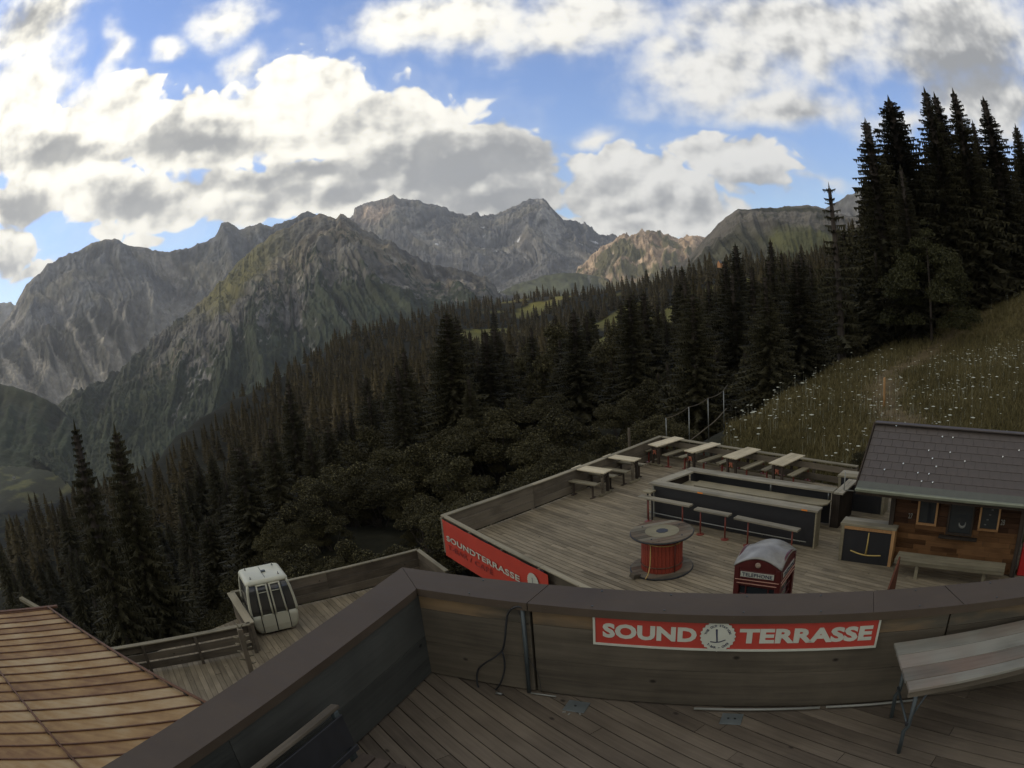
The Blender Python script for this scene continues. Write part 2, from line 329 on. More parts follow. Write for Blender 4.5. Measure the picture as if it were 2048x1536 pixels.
# left massif with its scree fans
A = [(-330, 560, 5600), (-200, 600, 5600)] + Z7([(-120, 640), (0, 575), (60, 480), (100, 410), (180, 330), (290, 280), (340, 255), (400, 240), (440, 240), (480, 265), (600, 285), (700, 275), (800, 230), (825, 180), (850, 175), (890, 200), (930, 190), (970, 180), (1010, 190), (1100, 160), (1145, 135), (1175, 150), (1260, 250)], 5600)
Af = [(-330, 800, 3300), (0, 790, 3300), (130, 815, 3400), (260, 800, 3500), (420, 760, 4000), (560, 700, 4600), (700, 600, 5000)]
def colA(u, t, spur, gul, crag, S, H):
    c = rockcol(base=(0.072, 0.076, 0.078), gr=0.35, sc=0.35, tree=0.62, wood_=(0.035, 0.038, 0.028))(u, t, spur, gul, crag, S, H)
    fan = sstep(t + 0.25 * (spur < 0.45) + 0.5 * (0.5 - gul), 0.55, 0.72) * sstep(fbm(S / 300, H / 900, 3, 77), 0.40, 0.56)
    c = lerp(c, (0.20, 0.19, 0.165), fan * 0.4 * (1 - sstep(t, 0.92, 1.0)))
    c = lerp(c, (0.040, 0.042, 0.034), sstep(t + 0.3 * (fbm(S / 150, H / 300, 3, 25) - 0.5), 0.40, 0.55) * 0.75)
    for uk, ta, wd, tl in [(0.17, 0.50, 0.020, -0.01), (0.205, 0.42, 0.030, 0.0), (0.25, 0.47, 0.030, 0.01), (0.29, 0.56, 0.035, 0.015), (0.335, 0.36, 0.020, 0.03), (0.37, 0.45, 0.030, 0.03), (0.41, 0.40, 0.026, 0.05), (0.45, 0.50, 0.034, 0.05), (0.49, 0.38, 0.024, 0.06), (0.53, 0.44, 0.034, 0.07), (0.12, 0.55, 0.035, -0.02), (0.08, 0.6, 0.04, 0), (0.58, 0.36, 0.026, 0.06)]:
        q = np.clip((t - ta) / (1 - ta), 0, 1); cen = uk + tl * q + 0.010 * (fbm(H / 260, S * 0 + uk * 50, 2, 5) - 0.5); w = 0.0035 + wd * q ** 1.5
        fm = np.clip(1.6 - 1.3 * np.abs(u - cen) / w - 0.8 * (fbm(S / 40, H / 500, 3, 15) - 0.4), 0, 1) * sstep(t, ta, ta + 0.05) * (1 - sstep(t, 0.95, 1.0))
        c = lerp(c, (0.24, 0.225, 0.19), np.clip(fm, 0, 1) * 0.85)
    bowl = np.exp(-((u - 0.72) / 0.10) ** 2) * sstep(t, 0.22, 0.5)
    return lerp(c, (0.20, 0.195, 0.175), np.clip(bowl * 1.1, 0, 0.85))
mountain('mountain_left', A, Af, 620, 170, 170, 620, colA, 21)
# grassy central peak, nearer
B = Z7([(140, 900), (250, 830), (380, 790), (470, 730), (560, 660), (650, 570), (720, 500), (800, 420), (870, 350), (930, 290), (1000, 230), (1100, 185), (1185, 145), (1230, 150), (1250, 165), (1280, 145), (1300, 165), (1330, 190), (1350, 210), (1410, 240), (1480, 270), (1550, 300), (1650, 345), (1750, 390), (1850, 430), (1990, 480)], 0)
bd = np.interp(np.arange(len(B)), [0, 12, len(B) - 1], [2500, 3700, 3300])
B = [(x, y, bd[i]) for i, (x, y, _) in enumerate(B)]
Bf = [(60, 920, 1500), (180, 1010, 1350), (330, 1020, 1300), (480, 940, 1400), (640, 850, 1500), (800, 760, 1600), (1000, 660, 1900), (1080, 640, 2100)]
def colB(u, t, spur, gul, crag, S, H):
    c = rockcol(base=(0.070, 0.068, 0.060), green=(0.045, 0.050, 0.024), gr=0.25, sc=0.35, tree=0.50, pale=(0.22, 0.18, 0.13), paleband=0.5)(u, t, spur, gul, crag, S, H)
    g = (np.exp(-((u - 0.40) / 0.075) ** 2) + 0.5 * np.exp(-((u - 0.5) / 0.06) ** 2)) * (1 - sstep(t + 0.3 * (fbm(S / 200, H / 200, 4, 9) - 0.5), 0.16, 0.40))
    c = lerp(c, (0.105, 0.098, 0.034), np.clip(g, 0, 0.85))
    w = sstep(0.30 - u + 0.25 * (fbm(S / 150, H / 200, 4, 19) - 0.5), 0.0, 0.08)          # wooded left shoulder
    return lerp(c, (0.03, 0.037, 0.022), w * 0.8)
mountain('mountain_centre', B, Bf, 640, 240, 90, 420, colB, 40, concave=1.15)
# the high far range, cloud shade put into its darkened rock colour
Cc_ = Z7([(1180, 260), (1315, 152), (1320, 120), (1380, 100), (1440, 90), (1465, 70), (1490, 90), (1550, 95), (1620, 110), (1700, 145), (1800, 160), (1850, 145), (1940, 105)], 7500) + Z8([(110, 98), (150, 91), (180, 100), (210, 140), (250, 180), (300, 180), (360, 220), (450, 252), (560, 330), (700, 380)], 7500)
Cf = [(640, 560, 5200), (900, 590, 5000), (1230, 590, 4800), (1360, 580, 4800)]
def colC(u, t, spur, gul, crag, S, H):
    c = rockcol(base=(0.072, 0.074, 0.075), gr=0.3, sc=0.6, tree=0.93, snow=True)(u, t, spur, gul, crag, S, H)
    c = lerp(c, (0.115, 0.115, 0.11), sstep(t + 0.4 * (0.5 - gul), 0.45, 0.75) * 0.7)
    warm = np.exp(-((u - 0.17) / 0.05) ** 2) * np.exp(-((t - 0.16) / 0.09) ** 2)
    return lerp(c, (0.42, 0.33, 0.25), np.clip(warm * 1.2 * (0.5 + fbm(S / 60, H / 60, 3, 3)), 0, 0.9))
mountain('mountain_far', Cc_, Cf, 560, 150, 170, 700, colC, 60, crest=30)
# limestone crags in the gap, sunlight put into their pale colour, with green below
Dd = Z8([(180, 470), (260, 420), (330, 352), (400, 298), (450, 262), (500, 240), (550, 225), (600, 222), (640, 232), (670, 240), (700, 250), (780, 240), (800, 245), (880, 260), (1000, 300)], 5200)
Df = [(1060, 600, 3900), (1200, 600, 3800), (1380, 590, 3700), (1540, 580, 3700)]
def colD(u, t, spur, gul, crag, S, H):
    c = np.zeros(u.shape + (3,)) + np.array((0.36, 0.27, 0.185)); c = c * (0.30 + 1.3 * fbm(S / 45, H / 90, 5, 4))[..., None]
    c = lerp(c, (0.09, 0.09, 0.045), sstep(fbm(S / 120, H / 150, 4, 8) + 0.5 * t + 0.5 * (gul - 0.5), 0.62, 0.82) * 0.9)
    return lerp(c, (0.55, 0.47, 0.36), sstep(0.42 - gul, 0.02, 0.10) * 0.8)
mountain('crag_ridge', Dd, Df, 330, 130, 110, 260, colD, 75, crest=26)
Gg = [(960, 600, 4300), (1051, 563, 4300), (1090, 552, 4300), (1128, 546, 4300), (1170, 548, 4300), (1230, 560, 4300), (1330, 590, 4300)]
mountain('low_green_ridge', Gg, [(960, 640, 3500), (1330, 640, 3500)], 160, 50, 40, 300, rockcol(base=(0.06, 0.065, 0.04), gr=0.8, sc=0.2, tree=0.5), 81, jag=0.5)
# wooded knoll with its cliff top on the right, and the summit behind it
E2 = [(1560, 470, 4200), (1640, 425, 4200), (1681, 401, 4200), (1706, 386, 4200), (1760, 352, 4200), (1850, 340, 4200), (1960, 380, 4200), (2150, 420, 4200)]
mountain('summit_behind_knoll', E2, [(1560, 600, 3000), (2150, 600, 3000)], 200, 60, 90, 400, rockcol(base=(0.11, 0.11, 0.105)), 88)
Ee = Z8([(640, 390), (735, 320), (800, 240), (850, 190), (900, 150), (930, 125), (1000, 130), (1080, 135), (1200, 118), (1240, 125), (1320, 150), (1500, 170), (1800, 200)], 1900)
Ef = [(1300, 620, 1000), (1450, 600, 950), (1700, 590, 950), (1950, 590, 950)]
def colE(u, t, spur, gul, crag, S, H):
    n = fbm(S / 60, H / 60, 5, 14)
    c = np.zeros(u.shape + (3,)) + np.array((0.042, 0.042, 0.028)); c = c * (0.5 + 1.0 * n)[..., None]
    c = lerp(c, (0.060, 0.062, 0.025), sstep(fbm(S / 170, H / 150, 4, 5) + 0.9 * np.exp(-((u - 0.42) / 0.09) ** 2) * sstep(t, 0.2, 0.4), 0.66, 1.0) * 0.9)
    return lerp(c, (0.095, 0.088, 0.074), sstep(n, 0.36, 0.55) * (1 - sstep(t, 0.25, 0.45)) * 0.9)
mountain('wooded_knoll', Ee, Ef, 420, 150, 24, 150, colE, 95, crest=12, back=300)
# dark foothill and the valley floor at the left
mountain('valley_foothill', [(-330, 700, 2300), (-100, 745, 2200), (0, 766, 2100), (60, 785, 2000), (110, 808, 1950), (150, 850, 1900), (200, 905, 1850), (260, 980, 1800)], [(-330, 960, 1500), (0, 930, 1500), (120, 950, 1500), (260, 1010, 1600)], 160, 80, 40, 240, rockcol(base=(0.016, 0.020, 0.014), pale=(0.025, 0.028, 0.018), scree=(0.022, 0.024, 0.015), gr=0.3, sc=0.3, tree=0.3), 101, jag=0.4, back=250)
def valley():
    nr, nc = 140, 200
    az = np.linspace(-62, 10, nc); ds = np.linspace(700, 3800, nr)
    AZ, D = np.meshgrid(np.radians(az), ds)
    Zv = np.interp(D, [700, 1400, 2000, 3000, 3800], [-400, -455, -480, -470, -430]) + 30 * (fbm(AZ * 20, D / 300, 4, 8) - 0.5)
    V = np.stack([D * np.sin(AZ), D * np.cos(AZ), Zv], -1)
    x, y = V[..., 0], V[..., 1]
    n = fbm(x / 130, y / 130, 5, 31); c = np.zeros(x.shape + (3,)) + np.array((0.026, 0.033, 0.018))
    c = c * (0.5 + 0.5 * fbm(x / 40, y / 40, 4, 3))[..., None]; c = lerp(c, (0.085, 0.092, 0.036), sstep(fbm(x / 60, y / 120, 5, 31), 0.555, 0.60) * 0.9)
    road = np.exp(-((x + 0.62 * y + 60 * np.sin(y / 170) + 20) / 7.0) ** 2)
    c = lerp(c, (0.15, 0.145, 0.13), road)
    return mesh_np('valley_floor', V.reshape(-1, 3), grid_faces(nr, nc)[:, ::-1], FARGROUNDM, True, c.reshape(-1, 3), kind='structure')
valley()

# ================================================================== the hillside under and around the terrace
CP = [tuple(far(*q)) for q in [(1450, 865, 28), (1560, 790, 36), (1640, 742, 44), (1760, 690, 55), (1900, 640, 66), (1960, 545, 95), (2040, 490, 105),
    (1768, 812, 30), (2040, 700, 45), (1850, 730, 42), (1000, 900, 70), (800, 1000, 45), (600, 1100, 30), (1200, 850, 45)]]
CP += [(4, 18, -8.6), (-2, 17, -10.3), (-6, 12, -10.6), (8, 20, -7.45), (0, 8, -8.8), (12, 11, -7.05), (9.9, 17.8, -7.0), (6.4, 24.0, -7.6), (5, 6, -8.2), (15.5, 17, -5.4), (17, 13, -4.7), (19, 6, -3.5),
       (0, 30, -11.8), (-9, 16, -13.0), (-14, 24, -19), (-12, 6, -13), (6, 32, -10.2), (10, 37, -12.5), (16, 46, -13), (27, 58, -13), (45, 75, -12), (-30, 30, -31), (-28, 0, -23),
       (-25, 55, -30), (-55, 60, -52), (-50, 20, -42), (-70, 40, -58), (-5, 80, -20), (30, 85, -15),
       (0, -4, -7.0), (12, -10, -2.5), (0, -35, -4), (35, -25, 6), (-35, -30, -22), (60, 10, 12), (75, 45, 8), (90, 90, 12), (110, 60, 22)]
CPA = np.array(CP, float)
def _U(r2): return -np.sqrt(r2 + 2.0)
_wx, _wy = CPA[:, 0], CPA[:, 1]; _n = len(CPA)
_K = _U((_wx[:, None] - _wx) ** 2 + (_wy[:, None] - _wy) ** 2)
_Pm = np.stack([np.ones(_n), _wx, _wy], 1)
_sol = np.linalg.solve(np.block([[_K, _Pm], [_Pm.T, np.zeros((3, 3))]]), np.r_[CPA[:, 2], 0, 0, 0])
def _near(x, y):
    return _U((x[:, None] - _wx) ** 2 + (y[:, None] - _wy) ** 2) @ _sol[:_n] + _sol[_n] + _sol[_n + 1] * x + _sol[_n + 2] * y
# the crest of the wooded slope as it runs round the view: (photo x, y, distance), then how it falls away beyond
SIL = [(-250, 1330, 120), (-100, 1300, 110), (40, 1280, 110), (150, 1120, 140), (230, 1020, 180), (322, 935, 240), (376, 868, 300), (456, 812, 370), (537, 775, 440), (618, 728, 530), (698, 676, 640), (779, 655, 720),
       (886, 622, 820), (960, 614, 900), (1040, 598, 950), (1200, 588, 760), (1350, 566, 560), (1480, 556, 420), (1600, 545, 380), (1700, 515, 300), (1850, 480, 250), (2048, 450, 210), (2300, 440, 200)]
_sa = np.array([math.atan2(*far(*q)[:2]) for q in SIL]); _sd = np.array([q[2] for q in SIL], float); _sz = np.array([far(*q)[2] for q in SIL])
_sf = np.interp(np.degrees(_sa), [-45, -12, 0, 15, 35], [0.55, 0.42, 0.22, 0.10, -0.05])
_D0 = 62.0
def _far(x, y):
    r = np.hypot(x, y) + 1e-6; a = np.arctan2(x, y); ds = np.interp(a, _sa, _sd); zs = np.interp(a, _sa, _sz); sf = np.interp(a, _sa, _sf)
    z0 = _near(x / r * _D0, y / r * _D0)
    t = np.clip((r - _D0) / (ds - _D0), 0, 1)
    z = z0 + (zs - z0) * t - 0.030 * (ds - _D0) * 4 * t * (1 - t) * np.clip(ds / 400, 0, 1)
    over = np.maximum(r - ds, 0)
    return z - sf * over * over / (over + 120)
def ground0(x, y):
    x = np.atleast_1d(np.asarray(x, float)); y = np.atleast_1d(np.asarray(y, float)); sh = x.shape; x = x.ravel(); y = y.ravel(); out = np.zeros(len(x))
    for i in range(0, len(x), 20000):
        a, b = x[i:i + 20000], y[i:i + 20000]; r = np.hypot(a, b); az = np.degrees(np.arctan2(a, b))
        r0 = np.interp(az, [10, 26], [55, 98]); k = sstep(r, r0, r0 * 1.5) * (y[i:i + 20000] > -1e9)
        out[i:i + 20000] = _near(a, b) * (1 - k) + _far(a, b) * k
    return out.reshape(sh)
def ground(x, y):
    x = np.atleast_1d(np.asarray(x, float)); y = np.atleast_1d(np.asarray(y, float)); r = np.hypot(x, y)
    k = sstep(r, 24, 60)
    return ground0(x, y) + (fbm(x / 26, y / 26, 4, 3) - 0.5) * 4.5 * k * sstep(r, 40, 300) + (fbm(x / 3.1, y / 3.1, 3, 9) - 0.5) * 0.35 * sstep(r, 22, 30)
MEADOW = np.array([(7.2, 23.5), (9.2, 27.5), (13.9, 33.2), (19.6, 39.4), (29.2, 46.6), (41.5, 51.3), (52, 60), (63.9, 70.3), (80, 78), (110, 70), (110, -40), (16, -40), (12.5, 5), (11.6, 14), (10.2, 17.2)])
def inside(x, y, poly):
    x = np.asarray(x, float); y = np.asarray(y, float); res = np.zeros(x.shape, bool); n = len(poly)
    for i in range(n):
        x1, y1 = poly[i]; x2, y2 = poly[(i + 1) % n]
        c = ((y1 > y) != (y2 > y)) & (x < (x2 - x1) * (y - y1) / (y2 - y1 + 1e-12) + x1); res ^= c
    return res
def clearing(x, y):
    r = np.hypot(x, y); n = fbm(x / 95 + 3.3, y / 95, 3, 55)
    k = (n > 0.66) & (r > 190) & (np.degrees(np.arctan2(x, y)) > -3)
    for (px, py, d, w, l) in [(965, 634, 600, 34, 80), (1180, 672, 320, 20, 50), (1380, 600, 360, 16, 50), (1140, 690, 250, 11, 30), (1250, 610, 520, 20, 60), (1070, 600, 800, 26, 60), (1300, 640, 400, 13, 44), (1480, 600, 330, 12, 40)]:
        v = far(px, py, d); u = np.array(v[:2]) / math.hypot(v[0], v[1]); a = (x - v[0]) * u[0] + (y - v[1]) * u[1]; b = -(x - v[0]) * u[1] + (y - v[1]) * u[0]
        k = k | ((a / l) ** 2 + (b / w) ** 2 < 1)
    return k
def hillside():
    nc, nr = 460, 330
    az = np.radians(np.linspace(-110, 110, nc)); ds = np.geomspace(2.2, 1500, nr)
    AZ, Dm = np.meshgrid(az, ds); x = Dm * np.sin(AZ); y = Dm * np.cos(AZ) - 1.5
    z = ground(x, y)
    forest = np.zeros(x.shape + (3,)) + np.array((0.020, 0.019, 0.011)); n = fbm(x / 4, y / 4, 4, 2)
    forest = forest * (0.6 + 0.8 * n)[..., None]
    turf = np.array((0.088, 0.074, 0.031)) * (0.55 + 0.9 * fbm(x / 1.7, y / 1.7, 4, 6))[..., None]
    turf = lerp(turf, (0.085, 0.062, 0.032), sstep(fbm(x / 7, y / 7, 3, 16), 0.5, 0.7) * 0.7)
    c = np.where(inside(x, y, MEADOW)[..., None], turf, forest)
    cl = clearing(x, y); c = np.where(cl[..., None], turf * np.array((1.35, 1.5, 1.0)), c)
    # worn path that climbs past the post
    path = [(13.5, 17.5), (15.5, 24), (19, 30), (26, 36), (36, 42), (60, 55)]
    dm = np.full(x.shape, 1e9)
    for (a, b) in zip(path[:-1], path[1:]):
        ax, ay = a; bx, by = b; t = np.clip(((x - ax) * (bx - ax) + (y - ay) * (by - ay)) / ((bx - ax) ** 2 + (by - ay) ** 2), 0, 1); dm = np.minimum(dm, np.hypot(x - ax - t * (bx - ax), y - ay - t * (by - ay)))
    c = lerp(c, (0.115, 0.085, 0.045), np.exp(-(dm / 1.5) ** 2) * 0.9)
    return mesh_np('hillside', np.stack([x, y, z], -1).reshape(-1, 3), grid_faces(nr, nc)[:, ::-1], GROUNDM, True, c.reshape(-1, 3), kind='structure')
hillside()

# ------------------------------------------------------------------ vegetation
def leafmat(name, a, b, sc=0.8, tr=0.25, objvar=0.35):
    m = Mat(name); f = m.noise(m.coord(), sc, 3, 0.6); g = m.n('NewGeometry'); r = m.math('ADD', m.math('MULTIPLY', g.outputs['Random Per Island'], 0.32), m.math('MULTIPLY', f, 0.7))
    c = m.ramp(r, [(0.2, a), (0.8, b)])
    o = m.math('ADD', m.math('MULTIPLY', m.rnd(), objvar * 2), 1 - objvar); cx = m.n('CombineXYZ')
    for i in range(3): m.l.new(o, cx.inputs[i])
    m.col(m.mix(1.0, c, cx.outputs[0], 'MULTIPLY')); m.rough(0.75); m.b.inputs['Specular IOR Level'].default_value = 0.15
    m.b.inputs['Subsurface Weight'].default_value = 0.0
    return m.m
SPRUCE = leafmat('spruce_needles', (0.017, 0.016, 0.008), (0.056, 0.049, 0.022))
FARSPRUCE = leafmat('distant_needles', (0.016, 0.0135, 0.0065), (0.066, 0.051, 0.023), 0.03)
LARCH = leafmat('larch_needles', (0.030, 0.032, 0.012), (0.085, 0.080, 0.030))
LEAF = leafmat('shrub_leaves', (0.024, 0.021, 0.0095), (0.060, 0.052, 0.022), 1.4, objvar=0.3)
TIP = leafmat('shrub_tips', (0.045, 0.041, 0.018), (0.125, 0.110, 0.050), 2.0)
RUST = leafmat('rusty_leaves', (0.05, 0.022, 0.012), (0.11, 0.048, 0.024), 2.0)
BARK = flat('bark', (0.045, 0.034, 0.025), 0.95, var=0.4, sc=3)

def cone_trunk(h, r, seg=7, rings=5, lean=0.0):
    V = []; Fa = []
    for i in range(rings + 1):
        t = i / rings; rr = r * (1 - t) ** 0.8 + 0.01
        if i == 0: rr *= 1.35
        for k in range(seg): a = 2 * math.pi * k / seg; V.append((rr * math.cos(a) + lean * t * t, rr * math.sin(a), h * t))
    for i in range(rings):
        for k in range(seg): a = i * seg + k; b = i * seg + (k + 1) % seg; Fa.append((a, b, b + seg, a + seg))
    return V, Fa
def spruce_tris(rng, h=1.0, R=0.17, whorls=66, nb=11, segs=8, gap=0.0, start=0.06, droop=0.35, thin=0.0, power=0.85, core=0.22):
    """unit-height spruce: drooping boughs fringed with hanging twig fans; returns an (n,3,3) triangle soup"""
    T = []
    up = np.array([0, 0, 1.0])
    for w in range(whorls):
        t = (w + rng.random() * 0.6) / whorls; z = start + (0.985 - start) * t ** 0.93
        rad = R * (1 - (z - start) / (1 - start)) ** power * (0.72 + 0.5 * rng.random()) + 0.006
        if z < 0.16: rad *= 0.75 + (z / 0.16) * 0.25
        n = max(4, int(nb * (0.6 + 0.4 * rng.random())))
        ph = rng.random() * 6.28
        for b in range(n):
            if rng.random() < thin: continue
            a = ph + 6.283 * b / n + rng.normal() * 0.22; rr = rad * (0.65 + 0.55 * rng.random())
            d = np.array([math.cos(a), math.sin(a), 0]); s = np.array([-math.sin(a), math.cos(a), 0])
            dr = droop * (0.55 + 0.95 * rng.random()) * (1.15 - z) ; lift = 0.25 * z
            def P(q): return d * rr * q + up * (z + rr * (lift * q - dr * q * q * 1.4 + 0.25 * dr * q ** 4 * 2.2))
            bw = (rr * (0.12 if segs > 5 else 0.20)) + 0.006
            for k in range(segs):
                q0 = 0.08 + 0.9 * k / segs; q1 = 0.08 + 0.9 * (k + 1.25) / segs; qm = min(1.02, q1)
                p0, p1 = P(q0), P(min(q1, 1.05)); wid = bw * (1.15 - 0.75 * q0) * (0.7 + 0.6 * rng.random())
                hang = -up * (0.55 * wid + rr * 0.05 + 0.004) * (0.5 + rng.random())
                T.append((p0, p1, p0 + s * wid + d * wid * 0.7 + hang * 0.7)); T.append((p0, p0 - s * wid + d * wid * 0.7 + hang * 0.7, p1))
                if segs > 2: T.append((p0, p1, (p0 + p1) / 2 + hang * 1.5 + s * wid * 0.3 * rng.normal()))
            T.append((P(0.8) + s * bw * 0.3, P(0.8) - s * bw * 0.3, P(1.08)))
    cn = 9 if whorls > 20 else 6                      # dense shaded heart of the crown
    for j in range(6 if core > 0 else 0):
        za, zb = start + (0.97 - start) * j / 6 - 0.01, start + (0.97 - start) * (j + 1) / 6; ra = core * R * (1 - (za - start) / (1 - start)) ** power; rb = core * R * max(0, 1 - (zb - start) / (1 - start)) ** power * 0.45
        for k in range(cn):
            a0, a1 = 6.283 * k / cn + j, 6.283 * (k + 1) / cn + j; f0, f1 = 0.75 + 0.5 * rng.random(), 1.0
            A_ = np.array([ra * f0 * math.cos(a0), ra * f0 * math.sin(a0), za]); B_ = np.array([ra * math.cos(a1), ra * math.sin(a1), za - 0.01 * rng.random()]); C_ = np.array([rb * math.cos((a0 + a1) / 2), rb * math.sin((a0 + a1) / 2), zb + 0.02])
            T.append((A_, B_, C_))
    for k in range(5):
        a = k * 1.256; T.append((np.array([0, 0, 1.01]), np.array([0.010 * math.cos(a), 0.010 * math.sin(a), 0.95]), np.array([0.010 * math.cos(a + 1), 0.010 * math.sin(a + 1), 0.95])))
    return np.array(T)
def soup_mesh(name, T, mat):
    n = len(T); me = bpy.data.meshes.new(name); me.vertices.add(n * 3); me.vertices.foreach_set('co', T.astype(np.float32).ravel())
    me.loops.add(n * 3); me.loops.foreach_set('vertex_index', np.arange(n * 3, dtype=np.int32)); me.polygons.add(n)
    me.polygons.foreach_set('loop_start', np.arange(0, n * 3, 3, dtype=np.int32)); me.polygons.foreach_set('loop_total', np.full(n, 3, dtype=np.int32)); me.update(calc_edges=True)
    me.materials.append(mat); return me
def py_mesh(name, V, Fa, mat):
    me = bpy.data.meshes.new(name); me.from_pydata([tuple(v) for v in V], [], Fa); me.update(); me.materials.append(mat); return me
SP = []
for k, (R_, dr, th, po) in enumerate([(0.15, 0.34, 0.0, 0.85), (0.13, 0.42, 0.03, 0.8), (0.17, 0.30, 0.05, 0.95), (0.145, 0.38, 0.0, 0.7), (0.19, 0.36, 0.08, 0.9)]):
    SP.append(soup_mesh('spruce_crown', spruce_tris(np.random.default_rng(50 + k), R=R_, droop=dr, thin=th, power=po), SPRUCE))
SPARSE = soup_mesh('sparse_spruce_crown', spruce_tris(np.random.default_rng(61), R=0.155, whorls=20, nb=8, segs=6, thin=0.22, droop=0.22, power=0.6, start=0.2, core=0), SPRUCE)
TRUNKM = py_mesh('trunk', *cone_trunk(0.97, 0.013), BARK)
def spruce(x, y, h, label, group='spruces of the mountain forest', crown=None, wide=1.0, z=None, mat=None, cat='spruce tree', name='spruce_tree'):
    z = float(ground(x, y)[0]) - 0.3 if z is None else z
    o = empty(name, (x, y, z), random.random() * 6.28, label, cat, group); o.scale = (h * wide, h * wide, h)
    c = bpy.data.objects.new('crown', crown or random.choice(SP)); COL.objects.link(c); c.parent = o
    t = bpy.data.objects.new('trunk', TRUNKM); COL.objects.link(t); t.parent = o
    return o
TAKEN = []
def tip(px, py, d, label, crown=None, wide=1.0, group=None, hmax=30, name='spruce_tree', cat='spruce tree'):
    v = far(px, py, d); zg = float(ground(v[0], v[1])[0]) - 0.3; h = min(v[2] - zg, hmax); TAKEN.append((v[0], v[1]))
    return spruce(v[0], v[1], h, label, group, crown, wide, v[2] - h, name=name, cat=cat)
G1 = 'tall spruces at the edge of the meadow'
tip(1730, 238, 56, 'tall spruce with long drooping boughs, leftmost of the high stand above the meadow', SP[1], 1.75, G1)
tip(1776, 193, 60, 'pointed spruce rising just right of the outermost tree of the high stand', SP[3], 1.75, G1)
tip(1848, 176, 62, 'highest spruce of the stand, its bushy double tip touching the clouds', SP[4], 1.4, G1)
tip(1868, 186, 65, 'bushy spruce tip close behind the highest tree of the stand', SP[0], 1.5, G1)
tip(1905, 178, 63, 'broad spruce with a steep pointed tip right of the highest tree', SP[2], 1.5, G1)
tip(1966, 194, 66, 'spruce with a thin leader and upswept top near the right edge of the stand', SP[1], 1.75, G1)
tip(2030, 248, 70, 'shorter spruce tip at the far right edge of the high stand', SP[3], 1.2, G1)
tip(1944, 240, 72, 'small spruce tip showing between two taller trees of the stand', SP[0], 1.1, G1)
tip(1657, 366, 48, 'sparse lone spruce with gaps between its boughs, standing before the grey mountain', SPARSE, 1.0, G1)
tip(1800, 330, 52, 'dark spruce in front of the high stand, its tip below the others', SP[2], 1.25, G1)
tip(1470, 486, 95, 'spruce rising above the forest in front of the wooded knoll, nearer its left end', SP[0], 1.5, G1)
tip(1540, 478, 90, 'spruce rising above the forest in front of the wooded knoll, nearer its right end', SP[2], 1.2, G1)
tip(1562, 500, 84, 'bushy spruce beside a taller one before the knoll', SP[4], 1.1, G1)
tip(1690, 560, 50, 'spruce at the meadow edge below the sparse lone tree', SP[4], 1.3, G1)
tip(1750, 500, 53, 'dark spruce whose skirts reach the meadow edge', SP[0], 1.4, G1)
tip(1620, 520, 58, 'dark spruce left of the sparse lone tree', SP[2], 1.3, G1)
tip(2028, 440, 72, 'spruce standing on the upper meadow at the right edge', SP[4], 1.1, G1)
tip(2085, 330, 80, 'dense spruce cut off by the right edge above the meadow', SP[2], 1.5, G1)
tip(1990, 300, 104, 'shaded spruce behind the upper end of the meadow', SP[3], 1.4, G1)
tip(1920, 320, 98, 'shaded spruce filling the stand behind the rusty leaved tree', SP[4], 1.4, G1)
tip(148, 845, 33, 'dark spruce left of its twin above the valley at the left', SP[1], 1.0, 'twin spruces above the valley')
tip(228, 850, 36, 'dark spruce right of its twin above the valley at the left', SP[3], 1.0, 'twin spruces above the valley')
tip(575, 758, 75, 'olive spruce with a pointed top standing over the scrub on the left slope', SP[2], 1.2, None)
tip(985, 612, 330, 'slim spruce standing in the sunlit clearing', SP[1], 1.1, None)
tip(700, 820, 90, 'dark spruce rising from the left slope behind the pointed one', SP[0], 1.2, None)
tip(470, 880, 60, 'small spruce on the left slope below the pointed one', SP[3], 1.2, None)
tip(1180, 650, 95, 'dark broad spruce before the forest clearing in the middle', SP[4], 1.2, None)
tip(860, 760, 120, 'dark spruce on the crest of the left slope', SP[2], 1.2, None)

# every nearer forest tree is its own thing; the rest of the wood is one mass
def poisson(n, fn, seed):
    r = np.random.default_rng(seed); cell = {}; out = []
    for x, y, s in fn(r, n):
        k = (int(x // 4), int(y // 4)); bad = False; m = int(s // 4) + 1
        for i in range(-m, m + 1):
            for j in range(-m, m + 1):
                for (a, b) in cell.get((k[0] + i, k[1] + j), ()):
                    if (a - x) ** 2 + (b - y) ** 2 < s * s: bad = True; break
                if bad: break
            if bad: break
        if not bad: cell.setdefault(k, []).append((x, y)); out.append((x, y))
    return out
def cand(r, n):
    az = np.radians(r.uniform(-50, 50, n)); d = np.exp(r.uniform(math.log(34), math.log(1050), n)); x = d * np.sin(az); y = d * np.cos(az)
    ok = ~inside(x, y, MEADOW) & ~clearing(x, y)
    ok &= ~((np.degrees(az) < 12) & (d < 55)) & ~((np.degrees(az) < 20) & (d < 40))
    s = np.interp(d, [34, 100, 300, 1000], [3.8, 4.8, 6.2, 10.0])
    ok &= (fbm(x / 38, y / 38, 3, 88) + 0.35 * (r.random(len(x)) - 0.5) > 0.40) | (d > 450)
    return [(a, b, c) for a, b, c, o in zip(x, y, s, ok) if o]
PTS = np.array(poisson(30000, cand, 5)); PD = np.hypot(PTS[:, 0], PTS[:, 1]); o_ = np.argsort(PD); PTS = PTS[o_]; PD = PD[o_]
keep = np.array([all((x - a) ** 2 + (y - b) ** 2 > 9 for a, b in TAKEN) for x, y in PTS]); PTS = PTS[keep]; PD = PD[keep]
PZ = ground(PTS[:, 0], PTS[:, 1])
AZP = np.degrees(np.arctan2(PTS[:, 0], PTS[:, 1]))
